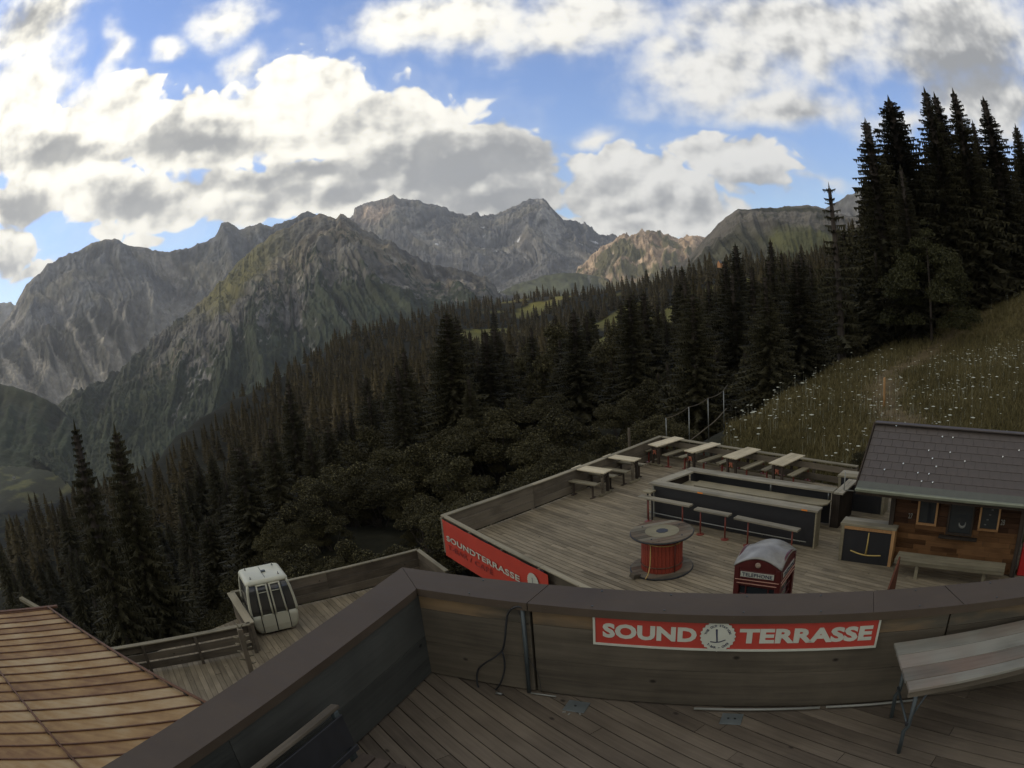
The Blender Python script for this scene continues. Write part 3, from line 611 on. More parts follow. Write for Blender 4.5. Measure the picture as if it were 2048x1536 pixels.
# what the terrain hides is left out: march each line of sight
def seen(x, y, z, top):
    d = np.hypot(x, y); vis = np.ones(len(x), bool)
    for f in np.linspace(0.15, 0.93, 26):
        g = ground0(x * f, y * f); vis &= (z + top) * f > g - 1.0
    return vis
hgt = RNG.uniform(8, 22, len(PTS)) * np.interp(PD, [30, 120, 1000], [0.72, 1.0, 1.1]); hgt = np.where(AZP < 14, hgt * 0.8, hgt)
vis = seen(PTS[:, 0], PTS[:, 1], PZ, hgt); PTS, PD, PZ, AZP, hgt = [q[vis] for q in (PTS, PD, PZ, AZP, hgt)]
SKX = [(-400, 1000), (0, 1000), (150, 960), (300, 905), (400, 845), (500, 775), (600, 705), (700, 650), (800, 612), (900, 585), (1000, 562), (1100, 556), (1200, 550), (1300, 533), (1400, 515), (1500, 500), (1600, 500), (1660, 470), (1720, 400), (1780, 300), (1850, 250), (2100, 300)]
_ska = [azel(*q)[0] for q in SKX]; _ske = [azel(*q)[1] for q in SKX]
cap_ = np.tan(np.radians(np.interp(AZP, _ska, _ske) + RNG.uniform(-1.6, 0.15, len(PTS)))) * PD - PZ          # no crown stands above the wood's skyline
near_ = PD < 420; hgt = np.where(near_, np.minimum(hgt, cap_), np.minimum(hgt, cap_ + 6)); okh = hgt > 5.0; PTS, PD, PZ, AZP, hgt = [q[okh] for q in (PTS, PD, PZ, AZP, hgt)]
NIND = 270
WORDS = [(-50, -14, 'dark spruce on the steep slope falling to the valley'), (-14, 6, 'dark spruce in the forest under the far peaks'), (6, 22, 'dark spruce in the dense wood below the meadow'), (22, 60, 'dark spruce in the wood that borders the meadow')]
st_ = np.random.default_rng(15)
for i in range(56):
    px = st_.uniform(1660, 2080); d = st_.uniform(60, 84) if px < 1880 else st_.uniform(97, 115); top = np.interp(px, [1660, 1720, 1760, 1850, 1950, 2048], [470, 330, 270, 230, 260, 300]) + st_.uniform(20, 260)
    v = far(px, top, d)
    if inside(np.array([v[0]]), np.array([v[1]]), MEADOW)[0]: continue
    tip(px, top, d, 'shaded spruce inside the high dark stand, in its ' + ('left edge' if px < 1760 else 'left half' if px < 1850 else 'middle' if px < 1950 else 'right end') + (', top in the sky' if top < 330 else ', low in the mass'), random.choice(SP), float(st_.uniform(1.3, 1.7)), 'shaded spruces inside the high stand', 26)
for i in range(min(NIND, len(PTS))):
    lab = next(w for a, b, w in WORDS if a <= AZP[i] < b)
    sz = 'low' if hgt[i] < 9 else ('mid-sized' if hgt[i] < 13.5 else 'tall'); lab = lab.replace('dark spruce', sz + ' dark spruce') + (', in its nearest rows' if PD[i] < 62 else (', in its middle depth' if PD[i] < 92 else ', deeper back'))
    spruce(PTS[i, 0], PTS[i, 1], float(hgt[i]), lab, 'spruces: ' + lab, None, float(RNG.uniform(1.15, 1.7)) * (1.25 if hgt[i] < 9 else 1.0), float(PZ[i]) - 0.4)
def forest(name, sel, variants, mat, label):
    if not len(sel): return
    parts = []
    for k, T in enumerate(variants):
        idx = sel[k::len(variants)]
        if not len(idx): continue
        a = RNG.uniform(0, 6.28, len(idx)); h = hgt[idx]; w = h * RNG.uniform(1.1, 1.9, len(idx))
        c, s = np.cos(a), np.sin(a); X = T[None]
        x = (X[..., 0] * c[:, None, None] - X[..., 1] * s[:, None, None]) * w[:, None, None] + PTS[idx, 0][:, None, None]
        y = (X[..., 0] * s[:, None, None] + X[..., 1] * c[:, None, None]) * w[:, None, None] + PTS[idx, 1][:, None, None]
        z = X[..., 2] * h[:, None, None] + PZ[idx][:, None, None] - 0.4
        parts.append(np.stack([x, y, z], -1).reshape(-1, 3, 3))
    o = bpy.data.objects.new(name, soup_mesh(name, np.concatenate(parts), mat)); COL.objects.link(o); o['kind'] = 'stuff'; tag(o, label, 'forest')
MIDV = [spruce_tris(np.random.default_rng(70 + k), R=[.15, .12, .17][k], whorls=24, nb=8, segs=2, core=0.7) for k in range(3)]
FARV = [spruce_tris(np.random.default_rng(80 + k), R=[.16, .13, .18][k], whorls=13, nb=7, segs=1, core=0.9) for k in range(3)]
rest = np.arange(NIND, len(PTS)); 
forest('spruce_forest', rest[PD[rest] < 330], MIDV, FARSPRUCE, 'dark spruce forest covering the slope beyond the nearer trees')
forest('distant_forest', rest[PD[rest] >= 330], FARV, FARSPRUCE, 'far spruce forest reaching up to the crest below the peaks')
print('TREES', len(PTS), 'individual', NIND, 'ind max d', PD[min(NIND, len(PD) - 1)])

# ---- shrubs and scrub: leaf cards round a lumpy volume
def leaf_soup(rng, n, lumps, size, flatz=1.0, shell=0.55):
    c = np.array([l[:3] for l in lumps]); r = np.array([l[3] for l in lumps]); w = r ** 2 / np.sum(r ** 2); k = rng.choice(len(r), n, p=w)
    d = rng.normal(size=(n, 3)); d /= np.linalg.norm(d, axis=1, keepdims=True); d[:, 2] = np.abs(d[:, 2]) * 0.9 + d[:, 2] * 0.1
    q = shell + (1 - shell) * rng.random(n) ** 0.6; p = c[k] + d * (r[k] * q)[:, None] * np.array([1, 1, flatz])
    a = rng.normal(size=(n, 3)); a /= np.linalg.norm(a, axis=1, keepdims=True); b = np.cross(a, rng.normal(size=(n, 3))); b /= np.linalg.norm(b, axis=1, keepdims=True)
    s = (size * rng.uniform(0.6, 1.4, n))[:, None]
    q1 = p - a * s; q2 = p + b * s * 0.45; q3 = p + a * s; q4 = p - b * s * 0.45
    return np.concatenate([np.stack([q1, q2, q3], 1), np.stack([q1, q3, q4], 1)]), p
def shrub_variant(seed, tall):
    rng = np.random.default_rng(seed); L = []
    for k in range(17 if tall else 15):
        a = rng.random() * 6.28; rr = rng.random() ** 0.5 * (0.30 if tall else 0.42); z = 0.25 + 0.6 * rng.random() * (1 - 0.5 * rr / 0.42); L.append((rr * math.cos(a), rr * math.sin(a), z, 0.09 + 0.09 * rng.random()))
    L.append((0, 0, 0.80, 0.12))
    T, _ = leaf_soup(rng, 12000, L, 0.0125, shell=0.35)
    top = [l for l in L if l[2] > 0.45]; T2, _ = leaf_soup(rng, 900, top, 0.012, 1.05, 0.92)
    st = []; fa = []
    for k in range(7):
        a = rng.random() * 6.28; l = L[k]; b = len(st); r0 = 0.012
        for (px, py, pz, rr) in ((0.02 * math.cos(a), 0.02 * math.sin(a), -0.03, r0), (l[0] * 0.5, l[1] * 0.5, l[2] * 0.5, r0 * 0.7), (l[0], l[1], l[2] + 0.1, r0 * 0.3)):
            for j in range(4): st.append((px + rr * math.cos(j * 1.571), py + rr * math.sin(j * 1.571), pz))
        for s in range(2):
            for j in range(4): fa.append((b + s * 4 + j, b + s * 4 + (j + 1) % 4, b + s * 4 + 4 + (j + 1) % 4, b + s * 4 + 4 + j))
    return soup_mesh('shrub_foliage', T, LEAF), soup_mesh('shrub_tips', T2, TIP), py_mesh('shrub_stems', st, fa, BARK)
SHV = [shrub_variant(200 + k, k % 2) for k in range(4)]
def shrub(x, y, h, label, group, wide=1.2, tips=True):
    v = random.choice(SHV); z = float(ground(x, y)[0]) - 0.15
    o = empty('shrub', (x, y, z), random.random() * 6.28, label, 'tree' if h > 6.5 else 'shrub', group); o.scale = (h * wide, h * wide, h)
    for nm, me in zip(('foliage', 'leaf_tips', 'stem'), v):
        if nm == 'leaf_tips' and not tips: continue
        c = bpy.data.objects.new(nm, me); COL.objects.link(c); c.parent = o
    return o
rs = np.random.default_rng(9)
for i in range(210):                                   # scrub below the terrace and down the slope
    px, py = rs.uniform(180, 1130), 0
    d = rs.uniform(21, 58) ; a = azel(px, 950)[0]
    x, y = d * math.sin(math.radians(a)), d * math.cos(math.radians(a))
    if inside(np.array([x]), np.array([y]), [(-13, 8.5), (-10.5, 17.5), (-4.5, 21.0), (3.5, 28.0), (13.5, 17), (6, 0)])[0]: continue
    if a > 2 and d < 30: continue
    zone = 'left valley slope' if a < -18 else ('slope below the cabin' if a < -6 else 'slope behind the banner')
    h_ = float(rs.uniform(1.6, 4.9)) * (0.72 if d < 32 else 1.0); sz = ('low spreading' if h_ < 2.8 else ('head-high' if h_ < 4.2 else 'tall tree-like')) + ' leafy shrub ' + ('nearest the decks' if d < 32 else ('amid the scrub' if d < 45 else 'at the scrub edge'))
    shrub(x, y, h_, sz + ' on the ' + zone, sz + ' on the ' + zone)
for i in range(26):                                    # young spruces standing through the scrub
    d = rs.uniform(36, 62); a = rs.uniform(-38, 6); x, y = d * math.sin(math.radians(a)), d * math.cos(math.radians(a)); zg = float(ground(x, y)[0]); cap2 = math.tan(math.radians(float(np.interp(a, _ska, _ske)) - 1.0)) * d - zg
    spruce(x, y, min(float(rs.uniform(6, 13)), cap2), 'young spruce standing up through the scrub, ' + ('left of the white cabin' if a < -22 else ('above the white cabin' if a < -10 else 'behind the red banner')), 'young spruces in the scrub', None, float(rs.uniform(1.3, 1.8)))
for i in range(46):                                    # broadleaf trees mixed into the wood
    d = rs.uniform(55, 150); a = rs.uniform(-30, 33); x, y = d * math.sin(math.radians(a)), d * math.cos(math.radians(a)); zg = float(ground(x, y)[0]); cap2 = math.tan(math.radians(float(np.interp(a, _ska, _ske)) - 1.5)) * d - zg; h_ = min(float(rs.uniform(7, 13)), cap2)
    if h_ < 3 or inside(np.array([x]), np.array([y]), MEADOW)[0]: continue
    w_ = 'left valley slope' if a < -12 else ('middle of the forest' if a < 12 else 'wood below the meadow')
    shrub(x, y, h_, 'rounded olive broadleaf tree among the spruces, ' + w_, 'broadleaf trees among the spruces, ' + w_, 0.85)
for i in range(34):                                    # behind the far railing
    t = rs.random(); x = 0.5 + 7.0 * t + rs.normal() * 0.6; y = 27.4 + 5.5 * t * 0.5 + rs.uniform(0, 8)
    shrub(x, y, float(rs.uniform(1.8, 3.6)), ('nearer' if y < 31 else 'farther') + ' leafy shrub with yellowish tips behind the ' + ('left end' if t < .34 else 'middle' if t < .67 else 'right end') + ' of the railing', 'shrubs behind the far railing')
for i, (px, py, d, h) in enumerate([(1345, 640, 95, 9), (1520, 600, 75, 8), (1400, 760, 60, 5), (1300, 790, 50, 5), (1700, 700, 47, 2.5), (1250, 800, 42, 4)]):
    v = far(px, py, d); shrub(v[0], v[1], h, ['rounded leafy tree', 'rounded dark leafy tree', 'leafy bush'][min(i, 2)] + ' among the spruces ' + ['before the middle clearing', 'below the wooded knoll', 'above the rope fence', 'left of the rope fence', 'at the foot of the high stand', 'over the far railing'][i], None)
v = far(1735, 835, 21.5)
shrub(v[0], v[1], 1.1, 'small dark bush behind the corner of the hut roof', None, 1.3, False)
# larch with olive needles and the rusty dead branch beside it
def larch():
    v = far(1862, 640, 50); x, y = v[0], v[1]; zg = float(ground(x, y)[0]); h = far(1850, 425, 50)[2] - zg
    rng = np.random.default_rng(31); L = [(0, 0, 0.93, 0.05), (0.02, 0, 0.84, 0.08), (-0.06, 0.03, 0.74, 0.12), (0.07, -0.04, 0.68, 0.12)]
    for k in range(40):
        a = rng.random() * 6.28; z = 0.13 + 0.56 * rng.random(); rr = (0.34 * (1 - z) + 0.08) * (0.5 + 0.6 * rng.random()); L.append((rr * 1.3 * math.cos(a), rr * 1.3 * math.sin(a), z, 0.09 + 0.08 * rng.random()))
    T, _ = leaf_soup(rng, 26000, L, 0.011, 0.9, 0.15)
    o = empty('larch_tree', (x, y, zg - 0.2), 0.4, 'olive leafy larch with a ragged outline standing before the dark high stand', 'larch tree'); o.scale = (h,) * 3
    c = bpy.data.objects.new('crown', soup_mesh('larch_crown', T, LARCH)); COL.objects.link(c); c.parent = o
    t = bpy.data.objects.new('trunk', TRUNKM); COL.objects.link(t); t.parent = o; t.scale = (0.55, 0.55, 0.85)
    v = far(1905, 640, 57); zg = float(ground(v[0], v[1])[0]); h = far(1880, 560, 57)[2] - zg
    L = [(0.0, 0, 0.25, 0.16), (-0.1, 0, 0.5, 0.16), (-0.16, 0, 0.75, 0.14), (0.1, 0.05, 0.12, 0.12)]
    T, _ = leaf_soup(rng, 900, L, 0.05, 1.0, 0.2)
    o = empty('dying_sapling', (v[0], v[1], zg - 0.1), 0, 'rust red dying sapling beside the olive larch', 'tree'); o.scale = (h,) * 3
    c = bpy.data.objects.new('crown', soup_mesh('rusty_crown', T, RUST)); COL.objects.link(c); c.parent = o
    t = bpy.data.objects.new('trunk', TRUNKM); COL.objects.link(t); t.parent = o
larch()

# ---- meadow grass and umbel flowers
def meadow():
    rng = np.random.default_rng(77); n = 90000
    az = np.radians(rng.uniform(12, 50, n)); d = np.exp(rng.uniform(math.log(18), math.log(110), n)); x = d * np.sin(az); y = d * np.cos(az)
    ok = inside(x, y, MEADOW) & ((x - 9.5) * 0.724 + (y - 13.5) * 0.69 > 3.2); x, y, d = x[ok], y[ok], d[ok]; z = ground(x, y)
    path = [(13.5, 17.5), (15.5, 24), (19, 30), (26, 36), (36, 42), (60, 55)]; dm = np.full(x.shape, 1e9)
    for (p_, q_) in zip(path[:-1], path[1:]):
        t = np.clip(((x - p_[0]) * (q_[0] - p_[0]) + (y - p_[1]) * (q_[1] - p_[1])) / ((q_[0] - p_[0]) ** 2 + (q_[1] - p_[1]) ** 2), 0, 1); dm = np.minimum(dm, np.hypot(x - p_[0] - t * (q_[0] - p_[0]), y - p_[1] - t * (q_[1] - p_[1])))
    ok = rng.random(len(x)) > 0.97 * np.exp(-(dm / 1.3) ** 2); x, y, d, z = x[ok], y[ok], d[ok], z[ok]
    n = len(x); B = 3; a = rng.uniform(0, 6.28, (n, B)); hh = rng.uniform(0.08, 0.30, (n, B)) * np.interp(d, [18, 60, 110], [1, 1.4, 1.8])[:, None] * (0.6 + 0.9 * fbm(x / 3, y / 3, 3, 4))[:, None]; w = 0.018 * np.interp(d, [18, 60, 110], [1, 2.4, 4])[:, None] + a * 0
    ox = rng.normal(size=(n, B)) * 0.12; oy = rng.normal(size=(n, B)) * 0.12; lx = rng.normal(size=(n, B)) * 0.35 * hh; ly = rng.normal(size=(n, B)) * 0.35 * hh
    p = np.stack([x[:, None] + ox, y[:, None] + oy, z[:, None] + 0 * ox - 0.03], -1); s = np.stack([np.cos(a) * w, np.sin(a) * w, 0 * a], -1); t = p + np.stack([lx, ly, hh], -1)
    T = np.stack([p - s, p + s, t], 2).reshape(-1, 3, 3)
    gm = leafmat('meadow_grass_blades', (0.062, 0.054, 0.020), (0.175, 0.142, 0.060), 0.35)
    o = bpy.data.objects.new('meadow_grass', soup_mesh('meadow_grass', T, gm)); COL.objects.link(o); o['kind'] = 'stuff'; tag(o, 'tall summer grass on the meadow beyond the terrace', 'grass')
    m = 800; az = np.radians(rng.uniform(14, 50, m * 6)); d = np.exp(rng.uniform(math.log(20), math.log(105), m * 6)); x = d * np.sin(az); y = d * np.cos(az)
    ok = inside(x, y, MEADOW) & (fbm(x / 4, y / 4, 3, 41) * 0.6 + 0.4 * fbm(x / 14, y / 14, 2, 44) + 0.02 + 0.25 * (rng.random(len(x)) - 0.5) > 0.53) & ((x - 9.5) * 0.724 + (y - 13.5) * 0.69 > 3.2); x, y, d = x[ok][:m], y[ok][:m], d[ok][:m]; z = ground(x, y)
    T = []
    for i in range(len(x)):
        h = rng.uniform(0.35, 0.8); r = rng.uniform(0.03, 0.03 + 0.09 * rng.random()) * float(np.interp(d[i], [20, 60, 105], [1, 1.3, 1.6])); c = np.array([x[i], y[i], z[i] + h])
        for k in range(6):
            a = k * 1.047; T.append((c + (0, 0, 0.25 * r), c + (r * math.cos(a), r * math.sin(a), 0), c + (r * math.cos(a + 1.2), r * math.sin(a + 1.2), 0)))
        T.append((np.array([x[i] - .006, y[i], z[i]]), np.array([x[i] + .006, y[i], z[i]]), c))
    fm = leafmat('umbel_flowers', (0.38, 0.38, 0.27), (0.62, 0.62, 0.5), 3.0)
    o = bpy.data.objects.new('meadow_flowers', soup_mesh('meadow_flowers', np.array(T), fm)); COL.objects.link(o); o['kind'] = 'stuff'; tag(o, 'white umbel flowers scattered over the meadow', 'flowers')
meadow()

# ================================================================== building kit
H, HL, NF = -6.8, -8.6, -3.6                         # levels of the big terrace, the lower left deck and the near terrace
def bm_box(bm, c, s, ch=0.0, rot=None):
    r = bmesh.ops.create_cube(bm, size=1.0); vs = r['verts']
    bmesh.ops.scale(bm, vec=s, verts=vs)
    if ch > 0: 
        es = list({e for v in vs for e in v.link_edges}); rr = bmesh.ops.bevel(bm, geom=es, offset=min(ch, min(s) * 0.3), segments=1, affect='EDGES', profile=0.5)
        vs = list({v for f in rr['faces'] for v in f.verts} | {v for v in vs if v.is_valid})
    if rot is not None: bmesh.ops.rotate(bm, cent=(0, 0, 0), matrix=rot, verts=vs)
    bmesh.ops.translate(bm, vec=c, verts=vs); return vs
def bm_tube(bm, pts, r, seg=8, cap=True):
    pts = [Vector(p) for p in pts]; rings = []; ref = None
    for i, p in enumerate(pts):
        d = (pts[min(i + 1, len(pts) - 1)] - pts[max(i - 1, 0)]).normalized()
        if ref is None: ref = d.orthogonal().normalized()
        ref = (ref - d * ref.dot(d)).normalized(); b = d.cross(ref); rr = r[i] if isinstance(r, (list, tuple)) else r
        rings.append([bm.verts.new(p + ref * rr * math.cos(2 * math.pi * k / seg) + b * rr * math.sin(2 * math.pi * k / seg)) for k in range(seg)])
    for a, b in zip(rings[:-1], rings[1:]):
        for k in range(seg): bm.faces.new((a[k], a[(k + 1) % seg], b[(k + 1) % seg], b[k]))
    if cap: bm.faces.new(rings[0][::-1]); bm.faces.new(rings[-1])
def bm_prism(bm, poly, z0, z1):
    a = [bm.verts.new((p[0], p[1], z0)) for p in poly]; b = [bm.verts.new((p[0], p[1], z1)) for p in poly]; n = len(poly)
    bm.faces.new(b); bm.faces.new(a[::-1])
    for i in range(n): bm.faces.new((a[i], a[(i + 1) % n], b[(i + 1) % n], b[i]))
def bm_lathe(bm, prof, seg=40):
    rings = [[bm.verts.new((r * math.cos(2 * math.pi * k / seg), r * math.sin(2 * math.pi * k / seg), z)) for k in range(seg)] for r, z in prof]
    for a, b in zip(rings[:-1], rings[1:]):
        for k in range(seg): bm.faces.new((a[k], a[(k + 1) % seg], b[(k + 1) % seg], b[k]))
    bm.faces.new(rings[0][::-1]); bm.faces.new(rings[-1])
def obj(name, bm, mat, parent=None, smooth=False, label=None):
    me = bpy.data.meshes.new(name); bmesh.ops.recalc_face_normals(bm, faces=bm.faces); bm.to_mesh(me); bm.free(); me.materials.append(mat)
    if smooth: me.polygons.foreach_set('use_smooth', [True] * len(me.polygons)); 
    o = bpy.data.objects.new(name, me); COL.objects.link(o)
    if parent is not None: o.parent = parent
    if label: o['label'] = label
    return o
BOXC = {}
def box(name, c, s, mat, parent=None, ch=0.004, rot=None, label=None):
    """a box-shaped piece with its own origin, so that its grain and tone are its own"""
    key = (round(s[0], 3), round(s[1], 3), round(s[2], 3), ch, mat.name)
    if key not in BOXC:
        bm = bmesh.new(); bm_box(bm, (0, 0, 0), s, ch); me = bpy.data.meshes.new(name); bm.to_mesh(me); bm.free(); me.materials.append(mat); BOXC[key] = me
    o = bpy.data.objects.new(name, BOXC[key]); COL.objects.link(o); o.location = c
    if rot is not None: o.rotation_euler = rot if not isinstance(rot, (int, float)) else (0, 0, rot)
    if parent is not None: o.parent = parent
    if label: o['label'] = label
    return o
def bar(name, a, b, w, t, mat, parent=None, ch=0.004, roll=0.0, label=None):
    """a board from a to b: w across, t thick"""
    a, b = Vector(a), Vector(b); d = b - a; o = box(name, (a + b) / 2, (round(d.length, 3), w, t), mat, parent, ch, None, label)
    q = d.to_track_quat('X', 'Z'); o.rotation_euler = (q.to_matrix() @ Matrix.Rotation(roll, 3, 'X')).to_euler(); return o
def tube(name, pts, r, mat, parent=None, seg=8, label=None):
    bm = bmesh.new(); bm_tube(bm, pts, r, seg); return obj(name, bm, mat, parent, True, label)
def frame(P, u):                                    # world -> a thing that stands at P and faces along u
    return math.atan2(u[1], u[0])
def unit(a, b): d = (b[0] - a[0], b[1] - a[1]); l = math.hypot(*d); return (d[0] / l, d[1] / l)
def V2(p, z=0): return Vector((p[0], p[1], z))

def text_mesh(s, size, off=0.0, spacing=1.0, extrude=0.0015, shear=0.0):
    cu = bpy.data.curves.new('t', 'FONT'); cu.body = s; cu.size = size; cu.offset = off; cu.extrude = extrude; cu.space_character = spacing; cu.shear = shear; cu.resolution_u = 3
    o = bpy.data.objects.new('t', cu); COL.objects.link(o); dg = bpy.context.evaluated_depsgraph_get(); dg.update()
    me = bpy.data.meshes.new_from_object(o.evaluated_get(dg)); bpy.data.objects.remove(o); bpy.data.curves.remove(cu); return me
def fit_text(name, s, x0, x1, z0, z1, y, mat, parent, off=0.0, spacing=1.0, flat_y=True):
    """lettering laid on the upright x-z face of its parent, stretched into x0..x1, z0..z1"""
    me = text_mesh(s, 1.0, off, spacing, 0.002); co = np.zeros(len(me.vertices) * 3); me.vertices.foreach_get('co', co); co = co.reshape(-1, 3)
    mn, mx = co.min(0), co.max(0); q = np.empty_like(co); q[:, 0] = x0 + (co[:, 0] - mn[0]) / (mx[0] - mn[0]) * (x1 - x0); q[:, 2] = z0 + (co[:, 1] - mn[1]) / (mx[1] - mn[1]) * (z1 - z0); q[:, 1] = y - co[:, 2]
    me.vertices.foreach_set('co', q.ravel()); me.update(); me.materials.append(mat); o = bpy.data.objects.new(name, me); COL.objects.link(o); o.parent = parent; return o
def ring_text(name, s, cx, cz, r, a0, a1, size, y, mat, parent, inward=False, squash=1.0):
    bm = bmesh.new(); n = len(s)
    for i, chh in enumerate(s):
        if chh == ' ': continue
        a = math.radians(a0 + (a1 - a0) * (i / (n - 1))); me = text_mesh(chh, size, size * 0.03, 1, 0.001); b2 = bmesh.new(); b2.from_mesh(me); bpy.data.meshes.remove(me)
        if not b2.verts: b2.free(); continue
        w = max(v.co.x for v in b2.verts) / 2; rot = a - math.pi / 2 if not inward else a + math.pi / 2
        for v in b2.verts:
            x, z = v.co.x - w, v.co.y - size * 0.33; v.co = Vector((cx + r * math.cos(a) + x * math.cos(rot) - z * math.sin(rot), y - v.co.z, cz + (r * math.sin(a) + x * math.sin(rot) + z * math.cos(rot)) * squash))
        m2 = bpy.data.meshes.new('q'); b2.to_mesh(m2); b2.free(); bm.from_mesh(m2); bpy.data.meshes.remove(m2)
    return obj(name, bm, mat, parent)
def badge(cx, cz, R, y, parent, white, ink, full=True):
    bm = bmesh.new(); n = 96; P = [(cx + R * (1 + 0.045 * math.cos(24 * 2 * math.pi * k / n)) * math.cos(2 * math.pi * k / n), cz + R * (1 + 0.045 * math.cos(24 * 2 * math.pi * k / n)) * math.sin(2 * math.pi * k / n)) for k in range(n)]
    a = [bm.verts.new((p[0], y, p[1])) for p in P]; b = [bm.verts.new((p[0], y + 0.004, p[1])) for p in P]; bm.faces.new(a)
    for k in range(n): bm.faces.new((a[k], a[(k + 1) % n], b[(k + 1) % n], b[k]))
    d = obj('badge', bm, white, parent, label='white scalloped round badge with a T-bar drawing')
    bm = bmesh.new(); t = R * 0.045
    bm_tube(bm, [(cx - R * 0.10, y - .001, cz + R * 0.48), (cx - R * 0.02, y - .001, cz - R * 0.36)], [t * 1.3, t * 0.9], 6)
    bm_tube(bm, [(cx - R * 0.42, y - .001, cz - R * 0.36), (cx - R * .1, y - .001, cz - R * 0.40), (cx + R * .15, y - .001, cz - R * 0.36), (cx + R * 0.46, y - .001, cz - R * 0.22)], t * 0.8, 6)
    for v in bm.verts: v.co.y = y - 0.0015 + (v.co.y - y) * 0.12
    obj('drawing', bm, ink, d)
    if full:
        ring_text('lettering', 'THE OLD STATION', cx, cz, R * 0.72, 165, 20, R * 0.19, y - .0015, ink, d)
        ring_text('lettering', 'T-BAR ~ CAFE', cx, cz, R * 0.76, 226, 322, R * 0.19, y - .0015, ink, d, True)
    return d

# materials of the place
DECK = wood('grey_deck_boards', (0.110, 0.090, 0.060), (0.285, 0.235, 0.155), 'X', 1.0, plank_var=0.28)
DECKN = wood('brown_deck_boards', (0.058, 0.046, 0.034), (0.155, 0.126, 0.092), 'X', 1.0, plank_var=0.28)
RAILW = wood('grey_rail_boards', (0.064, 0.053, 0.039), (0.18, 0.15, 0.108), 'X', 1.0)
CAPW = wood('pale_rail_cap', (0.14, 0.125, 0.085), (0.31, 0.27, 0.185), 'X', 1.0)
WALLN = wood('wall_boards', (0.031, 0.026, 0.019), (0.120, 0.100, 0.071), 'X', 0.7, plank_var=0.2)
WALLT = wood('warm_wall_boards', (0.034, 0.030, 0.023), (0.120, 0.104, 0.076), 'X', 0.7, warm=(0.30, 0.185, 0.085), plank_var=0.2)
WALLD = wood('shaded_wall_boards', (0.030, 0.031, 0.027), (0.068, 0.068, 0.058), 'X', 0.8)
TABLEW = wood('pale_table_boards', (0.34, 0.29, 0.19), (0.58, 0.50, 0.34), 'X', 1.0, knots=False)
BARW = wood('bar_top_boards', (0.155, 0.14, 0.105), (0.34, 0.305, 0.225), 'X', 1.0)
BENCHW = wood('bench_boards', (0.12, 0.105, 0.068), (0.27, 0.235, 0.155), 'X', 1.0, knots=False)
BENCHN = wood('painted_table_boards', (0.085, 0.083, 0.068), (0.225, 0.215, 0.175), 'X', 0.9, warm=(0.20, 0.11, 0.075))
DARKW = wood('dark_timber', (0.03, 0.024, 0.018), (0.08, 0.06, 0.045), 'Z', 1.0)
ORANGEW = wood('orange_larch_frame', (0.25, 0.13, 0.055), (0.46, 0.27, 0.12), 'Z', 1.0, knots=False)
SHINGLE = wood('larch_shingles', (0.055, 0.026, 0.011), (0.185, 0.095, 0.040), 'X', 0.7, knots=False, plank_var=0.45)
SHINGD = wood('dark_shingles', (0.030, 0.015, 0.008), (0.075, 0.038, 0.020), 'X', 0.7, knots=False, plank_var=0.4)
REDP = flat('red_paint_drum', (0.24, 0.035, 0.016), 0.6, var=0.3, sc=9)
REDPOST = flat('red_post_paint', (0.17, 0.034, 0.02), 0.5, var=0.2)
REDBOX = flat('maroon_booth_paint', (0.075, 0.013, 0.011), 0.4, var=0.2, spec=0.5)
def sheet():
    m = Mat('brown_sheet_metal'); v = m.coord(); f = m.noise(v, 0.9, 6, 0.65); g = m.noise(v, 60.0, 3, 0.6); st = m.noise(m.coord((3, 14, 3)), 1.0, 5, 0.65)
    c = m.ramp(m.math('ADD', m.math('MULTIPLY', f, 0.6), m.math('MULTIPLY', st, 0.4)), [(0.32, (0.050, 0.036, 0.0245)), (0.55, (0.068, 0.050, 0.034)), (0.72, (0.090, 0.068, 0.047))])
    m.col(m.mix(m.ramp(g, [(0.66, (0, 0, 0)), (0.74, (0.5, 0.5, 0.5))]), c, (0.13, 0.12, 0.10))); m.rough(m.math('ADD', m.math('MULTIPLY', st, 0.35), 0.45)); m.b.inputs['Specular IOR Level'].default_value = 0.2; m.bump(f, 0.15, 0.02); return m.m
CAPM = sheet()
BLACKP = flat('black_panel', (0.012, 0.012, 0.013), 0.6, var=0.3)
STEEL = flat('galvanised_steel', (0.18, 0.185, 0.17), 0.45, 0.6, var=0.2)
DSTEEL = flat('dark_green_steel', (0.055, 0.066, 0.066), 0.5, 0.3, var=0.3)
BLACKR = flat('black_rubber', (0.012, 0.012, 0.012), 0.6)
SIGNRED = flat('sign_red', (0.34, 0.034, 0.020), 0.5, var=0.12, sc=3)
BANNERRED = flat('banner_red', (0.40, 0.032, 0.014), 0.55, var=0.10, sc=2)
SIGNWHITE = flat('sign_white', (0.42, 0.42, 0.34), 0.5, var=0.08)
INK = flat('dark_blue_ink', (0.02, 0.022, 0.05), 0.5)
DKRED = flat('dark_red_ink', (0.20, 0.022, 0.018), 0.5)
CREAM = flat('cream_cabin_shell', (0.46, 0.45, 0.34), 0.35, var=0.07, sc=2, spec=0.5)
GOLD = flat('yellow_wood_emblem', (0.42, 0.30, 0.09), 0.6)
ORANGE = flat('orange_sticker', (0.75, 0.22, 0.02), 0.5, var=0.1)
REDGREY = flat('red_marker_paint', (0.30, 0.09, 0.045), 0.6)
ROPE = flat('yellow_rope', (0.40, 0.27, 0.09), 0.9)
TILE = flat('brown_roof_tile', (0.060, 0.047, 0.038), 0.55, var=0.22, sc=2.5, bump=0.2)
GUTTER = flat('pale_gutter_metal', (0.19, 0.20, 0.14), 0.45, 0.3, var=0.15, sc=3)
WHITEP = flat('white_plastic', (0.20, 0.20, 0.17), 0.4, var=0.05)
GREYPLATE = flat('grey_floor_plate', (0.12, 0.135, 0.13), 0.5, 0.3, var=0.2)
